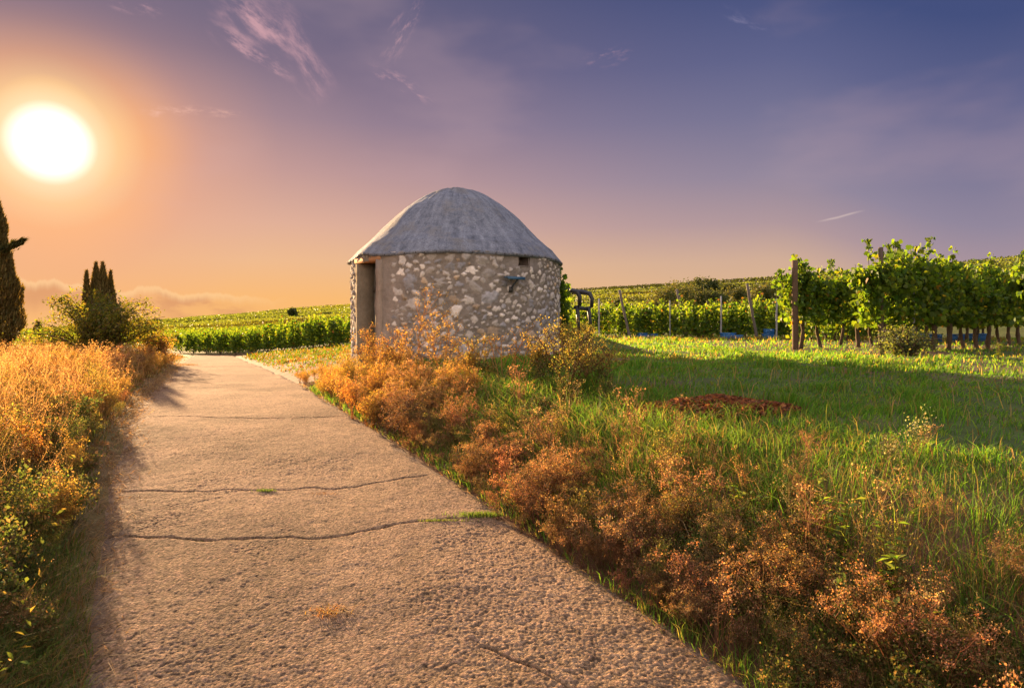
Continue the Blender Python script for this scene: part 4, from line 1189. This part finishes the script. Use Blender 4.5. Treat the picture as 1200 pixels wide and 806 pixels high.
tall_weed(668, 9.6, 376, .30, 807, YELC + GOLDC, (.25, .17, .06), 'upright yellow weed hiding the garden chair legs', 6, 8)
tall_weed(694, 6.2, 398, .34, 810, YELC + GOLDC, (.25, .17, .06), 'low yellow brown weed at the edge of the hut shadow', 6, 7)
tall_weed(655, 12.6, 372, .25, 811, YELC + GREENC, (.2, .17, .06), 'green brown weed growing between hut and chair', 7, 8)
tall_weed(688, 12.8, 378, .25, 812, YELC + GREENC, (.2, .17, .06), 'green brown weed at the right side of the garden chair', 7, 8)
tall_weed(556, 7.4, 398, .25, 813, GOLDC + YELC, GS, 'low golden weed between the two golden stalks', 7, 7)
PALE = [(.42, .40, .22), (.30, .34, .14), (.20, .26, .08)]
tall_weed(1040, 3.4, 492, .05, 820, PALE, (.16, .22, .06), 'pale flowering weed with narrow top in the lit grass', 3, 5, (0, 0), .012, 7, 2, .003)
tall_weed(1066, 3.4, 487, .06, 821, PALE, (.16, .22, .06), 'taller pale flowering weed right of the narrow one', 3, 5, (.03, 0), .012, 7, 2, .003)

def leafy_weed(px, d, H, seed, label):
    rng = np.random.default_rng(seed); g = gnd(px, d); mb = MB(); cen = []; nr = []
    for s in range(7):
        th = rng.uniform(0, 6.28); q = np.linspace(0, 1, 7); o = rng.uniform(.03, .14)
        p = np.stack([np.cos(th) * o * q ** 1.4, np.sin(th) * o * q ** 1.4, H * rng.uniform(.6, 1) * q], 1)
        mb.tube(p, .0035, 4, (.12, .12, .04), False)
        for k in range(12):
            f = rng.uniform(.2, 1); c = np.array([np.interp(f, q, p[:, i]) for i in range(3)])
            a = rng.uniform(0, 6.28); d_ = np.array([np.cos(a), np.sin(a), .45]); cen.append(c + d_ * .022); nr.append([-np.cos(a) * .5, -np.sin(a) * .5, 1])
    cen = np.array(cen); nr = np.array(nr); nr /= np.linalg.norm(nr, axis=1)[:, None]
    leaf_quads(mb, cen, nr, rng.uniform(.025, .055, len(cen)), palette(len(cen), [(.09, .17, .03), (.13, .20, .035), (.16, .20, .05)], rng), rng, .45)
    o = link('leafy_weed', mb.mesh('leafy_weed', [M_GRASS])); o.location = g; return tag(o, label, 'weed')
for k, (px, d, H, lab) in enumerate([(1050, 2.55, .42, 'bright green leafy weed among brown stalks near the lower right corner'), (985, 2.85, .40, 'small green weed with pointed leaves left of the leafy corner weed'), (1090, 2.3, .36, 'green leafy weed lowest in the lower right corner'),
                                     (1170, 9.3, .3, 'bright low green weed on bare soil at the right edge'), (870, 3.3, .3, 'green sprig poking from the rust weeds by the track')]):
    leafy_weed(px, d, H, 900 + k, lab)

# heap of brown leaves on the bank
def leaf_heap():
    rng = np.random.default_rng(31); c0 = gnd(832, 4.9); mb = MB()
    n = 3200; a = rng.uniform(0, 6.28, n); q = rng.uniform(0, 1, n) ** .5
    x = c0[0] + np.cos(a) * q * .58; y = c0[1] + np.sin(a) * q * .36 + (np.cos(a) * q) * -.14
    z = T(x, y) + .075 * (1 - q ** 2) * (.6 + .8 * fbm(x * 6, y * 6, 3, 2)) + rng.uniform(0, .025, n)
    nr = rng.normal(0, .6, (n, 3)) + [0, 0, 1]; nr /= np.linalg.norm(nr, axis=1)[:, None]
    leaf_quads(mb, np.stack([x, y, z], 1) - c0, nr, rng.uniform(.025, .06, n), palette(n, [(.26, .10, .045), (.32, .14, .06), (.20, .08, .04), (.12, .06, .035)], rng, .3), rng, .5)
    o = link('leaf_heap', mb.mesh('leaf_heap', [M_DRY])); o.location = c0
    tag(o, 'low heap of reddish brown dead leaves at the edge of the hut shadow', 'leaf heap')
leaf_heap()

# small tufts on the road
def tuft(px, py, n, W, D, h, cols, label, seed, name='grass_tuft', flat=False):
    x, y = px_to_road(px, py); rng = np.random.default_rng(seed); mb = MB()
    b = np.stack([rng.normal(0, W, n), rng.normal(0, D, n), np.zeros(n)], 1)
    hh = rng.uniform(.4, 1, n) * h
    col = palette(n, cols, rng)
    blades(mb, b, hh, .004, rng.normal(0, 1.4 if flat else .4, (n, 2)) * (hh[:, None] if not flat else .035), col, rng, .8)
    o = link(name, mb.mesh(name, [M_DRY])); o.location = (x, y, float(zr(y)) - .006); return tag(o, label, 'grass tuft')
tuft(390, 718, 260, .045, .028, .035, [(.40, .22, .08), (.34, .19, .07), (.26, .20, .06)], 'small heap of dry yellow grass lying on the concrete in the foreground', 1, flat=True)
tuft(311, 576, 160, .035, .012, .035, [(.09, .16, .03), (.12, .18, .04)], 'tiny green grass tuft growing in the farther road crack', 2)
tuft(375, 578, 90, .05, .012, .018, [(.36, .20, .07), (.30, .18, .06)], 'scrap of orange straw lying just below the farther road crack', 3, flat=True)
tuft(562, 604, 420, .075, .022, .045, [(.09, .17, .03), (.13, .20, .04)], 'bright green grass strip in the nearer crack at the right edge of the track', 4)
tuft(520, 610, 200, .08, .008, .022, [(.10, .16, .03), (.15, .18, .04)], 'low green moss line in the nearer crack left of the bright grass strip', 5)
tuft(425, 627, 60, .05, .006, .014, [(.10, .15, .03)], 'faint green growth in the middle of the nearer road crack', 6)
tuft(235, 634, 70, .07, .006, .012, [(.10, .13, .03)], 'faint green growth near the left end of the nearer road crack', 7)
tuft(222, 428, 240, .12, .12, .10, [(.30, .18, .07), (.2, .14, .06)], 'brown tuft of dead grass at the far end of the track', 8, flat=True)
tuft(160, 600, 50, .3, .3, .01, [(.45, .33, .18)], 'loose pale straw bits scattered on the left edge of the track', 9, 'loose_straw', True)

# ------------------------------------------------------------------ sky, sun, camera
def build_world():
    w = bpy.data.worlds.new('World'); scene.world = w; w.use_nodes = True
    nt = w.node_tree; nt.nodes.clear()
    out = nt.nodes.new('ShaderNodeOutputWorld'); bg = nt.nodes.new('ShaderNodeBackground')
    tc = nt.nodes.new('ShaderNodeTexCoord'); sp = nt.nodes.new('ShaderNodeSeparateXYZ'); nt.links.new(tc.outputs['Generated'], sp.inputs[0])
    X, Y, Z = sp.outputs
    el = math_n(nt, 'MULTIPLY', math_n(nt, 'ARCSINE', Z), 180 / math.pi)
    az = math_n(nt, 'MULTIPLY', math_n(nt, 'ARCTAN2', X, Y), 180 / math.pi)
    dot = nt.nodes.new('ShaderNodeVectorMath'); dot.operation = 'DOT_PRODUCT'; nt.links.new(tc.outputs['Generated'], dot.inputs[0]); dot.inputs[1].default_value = SUN
    ang = math_n(nt, 'MULTIPLY', math_n(nt, 'ARCCOSINE', math_n(nt, 'MINIMUM', dot.outputs['Value'], 1.0)), 180 / math.pi)
    def mr(v, a, b, c=0.0, d=1.0, smooth=True):
        n = nt.nodes.new('ShaderNodeMapRange'); n.interpolation_type = 'SMOOTHSTEP' if smooth else 'LINEAR'
        nt.links.new(v, n.inputs[0]); n.inputs[1].default_value = a; n.inputs[2].default_value = b; n.inputs[3].default_value = c; n.inputs[4].default_value = d
        return n.outputs[0]
    e01 = math_n(nt, 'DIVIDE', math_n(nt, 'ADD', el, mr(az, 20, 36, 0, 5.0)), 40.0, clamp=True)
    right = ramp(nt, e01, [(0, lin(226, 178, 138)), (2.5 / 40, lin(226, 183, 140)), (6 / 40, lin(210, 174, 150)), (9 / 40, lin(176, 151, 156)), (12.5 / 40, lin(146, 135, 156)), (17 / 40, lin(118, 116, 148)), (21 / 40, lin(95, 99, 139)), (26 / 40, lin(68, 80, 126)), (38 / 40, lin(64, 76, 124))])
    left = ramp(nt, e01, [(0, lin(252, 190, 104)), (3 / 40, lin(250, 186, 112)), (6 / 40, lin(238, 186, 140)), (9 / 40, lin(222, 174, 152)), (13 / 40, lin(190, 151, 150)), (17 / 40, lin(152, 128, 144)), (21 / 40, lin(122, 108, 132)), (26 / 40, lin(104, 98, 126)), (38 / 40, lin(90, 86, 126))])
    base = mix_c(nt, mr(az, -22, 24, 0, 1), left, right)
    # aureole round the low sun
    glow = ramp(nt, math_n(nt, 'DIVIDE', ang, 30.0, clamp=True), [(0, (3.0, 2.8, 2.4)), (1.5 / 30, (2.2, 2.0, 1.7)), (2.1 / 30, (1.35, 1.2, .95)), (2.8 / 30, lin(255, 226, 176)), (4.0 / 30, lin(255, 202, 142)), (5.8 / 30, lin(252, 178, 120)), (9 / 30, lin(236, 166, 128)), (20 / 30, lin(222, 168, 146))])
    gw = ramp(nt, math_n(nt, 'DIVIDE', ang, 30.0, clamp=True), [(0, (1,) * 3), (4.2 / 30, (.97,) * 3), (7.0 / 30, (.78,) * 3), (10 / 30, (.42,) * 3), (15 / 30, (.12,) * 3), (22 / 30, (0,) * 3)])
    up = mr(el, 14, 24, 1.0, .12)
    core = mr(ang, 3.4, 6.5, 1, 0)
    gwf = math_n(nt, 'MULTIPLY', gw, math_n(nt, 'MAXIMUM', up, core))
    sky = mix_c(nt, gwf, base, glow)
    # cloud bank low in the left and thin wisps
    vec = nt.nodes.new('ShaderNodeCombineXYZ'); nt.links.new(math_n(nt, 'MULTIPLY', az, .22), vec.inputs[0]); nt.links.new(math_n(nt, 'MULTIPLY', el, .62), vec.inputs[1])
    cn = noise(nt, vec.outputs[0], 1.0, 7, .58, '2D')
    topn = nt.nodes.new('ShaderNodeCombineXYZ'); nt.links.new(math_n(nt, 'MULTIPLY', az, .45), topn.inputs[0])
    lump = noise(nt, topn.outputs[0], 1.0, 5, .6, '2D')
    # upper edge falls from left to right
    topel = math_n(nt, 'ADD', math_n(nt, 'MULTIPLY_ADD', az, -.055, 2.0), math_n(nt, 'MULTIPLY', math_n(nt, 'SUBTRACT', lump, .5), 1.8))
    dz_ = math_n(nt, 'SUBTRACT', topel, el)                      # degrees below the cloud top
    azm = math_n(nt, 'MULTIPLY', mr(az, -17, -24, 0, 1), mr(az, -60, -45, 0, 1))
    body = math_n(nt, 'MULTIPLY', math_n(nt, 'MULTIPLY', mr(dz_, .05, .5, 0, 1), mr(dz_, .9, 2.8, 1, 0)), azm)
    rim = math_n(nt, 'MULTIPLY', math_n(nt, 'MULTIPLY', mr(dz_, -.10, .14, 0, 1), mr(dz_, .15, .8, 1, 0)), azm)
    sky = mix_c(nt, math_n(nt, 'MULTIPLY', math_n(nt, 'MULTIPLY', body, mr(cn, .36, .60, .2, 1)), .8), sky, lin(214, 148, 104))
    sky = mix_c(nt, math_n(nt, 'MULTIPLY', rim, .45), sky, lin(255, 212, 156))
    def wisp(a0, e0, a1, e1, width, scale, stren, col, lo=.48, hi=.72):
        # distance to a segment in azimuth and elevation, broken up by stretched noise
        nonlocal sky
        L = math.hypot(a1 - a0, e1 - e0); ux, uy = (a1 - a0) / L, (e1 - e0) / L
        dx = math_n(nt, 'SUBTRACT', az, a0); dy = math_n(nt, 'SUBTRACT', el, e0)
        along = math_n(nt, 'ADD', math_n(nt, 'MULTIPLY', dx, ux), math_n(nt, 'MULTIPLY', dy, uy))
        across = math_n(nt, 'ADD', math_n(nt, 'MULTIPLY', dx, -uy), math_n(nt, 'MULTIPLY', dy, ux))
        vv = nt.nodes.new('ShaderNodeCombineXYZ'); nt.links.new(math_n(nt, 'MULTIPLY', along, scale * .35), vv.inputs[0]); nt.links.new(math_n(nt, 'MULTIPLY', across, scale), vv.inputs[1]); vv.inputs[2].default_value = a0
        nn = noise(nt, vv.outputs[0], 1.0, 8, .66)
        warp = math_n(nt, 'ADD', across, math_n(nt, 'MULTIPLY', math_n(nt, 'SUBTRACT', noise(nt, vv.outputs[0], .5, 2), .5), width * 2.2))
        m = math_n(nt, 'MULTIPLY', mr(math_n(nt, 'ABSOLUTE', warp), 0, width, 1, 0), math_n(nt, 'MULTIPLY', mr(along, -1.0, L * .25, 0, 1), mr(along, L * .7, L + .8, 1, 0)))
        m = math_n(nt, 'MULTIPLY', math_n(nt, 'MULTIPLY', m, mr(nn, lo, hi, 0, 1)), stren)
        sky = mix_c(nt, m, sky, col)
    def ae(px, py):
        a = math.atan((px - 600) / F); return math.degrees(a), math.degrees(math.atan((HORIZON - py) / F * math.cos(a)))
    pk = lin(226, 172, 178)
    wisp(*ae(262, -10), *ae(352, 60), 2.4, 1.3, .72, pk, .36, .72)
    wisp(*ae(330, 30), *ae(384, 112), 1.6, 1.3, .5, pk, .36, .72)
    wisp(*ae(252, 30), *ae(345, 92), 1.0, 1.8, .55, pk, .44, .70)
    wisp(*ae(490, 10), *ae(455, 70), 1.0, 2.2, .5, pk, .46, .7)
    wisp(*ae(440, 80), *ae(505, 116), .8, 2.2, .45, pk, .46, .7)
    wisp(*ae(165, 128), *ae(285, 134), .55, 2.0, .7, lin(246, 190, 170), .42, .7)
    wisp(*ae(140, 0), *ae(185, 14), .8, 2.0, .5, pk, .44, .7)
    wisp(*ae(690, 70), *ae(735, 60), .8, 2.0, .25, pk, .46, .7)
    wisp(*ae(850, 14), *ae(905, 36), .9, 2.0, .25, lin(170, 160, 190), .46, .7)
    wisp(*ae(968, 258), *ae(1003, 249), .12, 2.0, .4, lin(236, 212, 200), .2, .5)
    # soft uneven veil
    vv = nt.nodes.new('ShaderNodeCombineXYZ'); nt.links.new(math_n(nt, 'MULTIPLY', az, .05), vv.inputs[0]); nt.links.new(math_n(nt, 'MULTIPLY', el, .13), vv.inputs[1])
    veil = noise(nt, vv.outputs[0], 1.0, 4, .5, '2D')
    sky = mix_c(nt, math_n(nt, 'MULTIPLY', mr(veil, .45, .75, 0, .16), mr(el, 4, 12, 0, 1)), sky, lin(214, 176, 176))
    # unseen sky behind the camera and overhead, brightened as added fill light
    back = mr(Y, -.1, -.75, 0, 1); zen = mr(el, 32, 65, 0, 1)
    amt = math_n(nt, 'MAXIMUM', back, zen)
    lum = math_n(nt, 'MULTIPLY_ADD', amt, BACKSKY_FILL, 0.0)
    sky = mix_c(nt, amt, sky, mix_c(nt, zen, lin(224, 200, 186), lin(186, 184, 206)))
    scl = nt.nodes.new('ShaderNodeVectorMath'); scl.operation = 'SCALE'; nt.links.new(sky, scl.inputs[0])
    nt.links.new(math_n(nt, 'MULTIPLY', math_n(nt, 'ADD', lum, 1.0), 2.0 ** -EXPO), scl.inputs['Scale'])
    # physical daylight sky underneath, low strength
    st = nt.nodes.new('ShaderNodeTexSky'); st.sky_type = 'NISHITA'; st.sun_disc = False
    st.sun_elevation = SUN_EL; st.sun_rotation = SUN_AZ; st.dust_density = 2.5
    bg2 = nt.nodes.new('ShaderNodeBackground'); nt.links.new(st.outputs[0], bg2.inputs[0]); bg2.inputs[1].default_value = NISH
    nt.links.new(scl.outputs[0], bg.inputs[0]); bg.inputs[1].default_value = 1.0
    add = nt.nodes.new('ShaderNodeAddShader'); nt.links.new(bg.outputs[0], add.inputs[0]); nt.links.new(bg2.outputs[0], add.inputs[1])
    nt.links.new(add.outputs[0], out.inputs[0])
    w.cycles.sampling_method = 'MANUAL'; w.cycles.sample_map_resolution = 512
BACKSKY_FILL = 1.3; NISH = .00015
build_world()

sl = bpy.data.lights.new('sun', 'SUN'); sl.energy = 5.0; sl.angle = math.radians(.6); sl.color = (1.0, .64, .33)
so = bpy.data.objects.new('sun', sl); COL.objects.link(so); so.rotation_euler = Vector((math.sin(SUN_AZ) * math.cos(LAMP_EL), math.cos(SUN_AZ) * math.cos(LAMP_EL), math.sin(LAMP_EL))).to_track_quat('Z', 'Y').to_euler(); so.location = (-20, 30, 20)

cam = bpy.data.cameras.new('camera'); cam.sensor_width = 36; cam.lens = 36 * F / 1200; cam.clip_start = .05; cam.clip_end = 12000
co = bpy.data.objects.new('camera', cam); COL.objects.link(co)
co.location = (0, 0, 0); co.rotation_euler = (math.radians(90) - math.atan(8 / F), 0, 0)
scene.camera = co

vs = scene.view_settings; vs.view_transform = 'Standard'; vs.look = 'None'; vs.exposure = EXPO; vs.gamma = 1
try: vs.use_curve_mapping = False
except Exception: pass
scene.render.engine = 'CYCLES'
c = scene.cycles
c.max_bounces = 5; c.diffuse_bounces = 2; c.glossy_bounces = 2; c.transmission_bounces = 4; c.transparent_max_bounces = 4
c.caustics_reflective = False; c.caustics_refractive = False; c.sample_clamp_indirect = 6
c.use_denoising = True
try: c.denoiser = 'OPENIMAGEDENOISE'
except Exception: pass
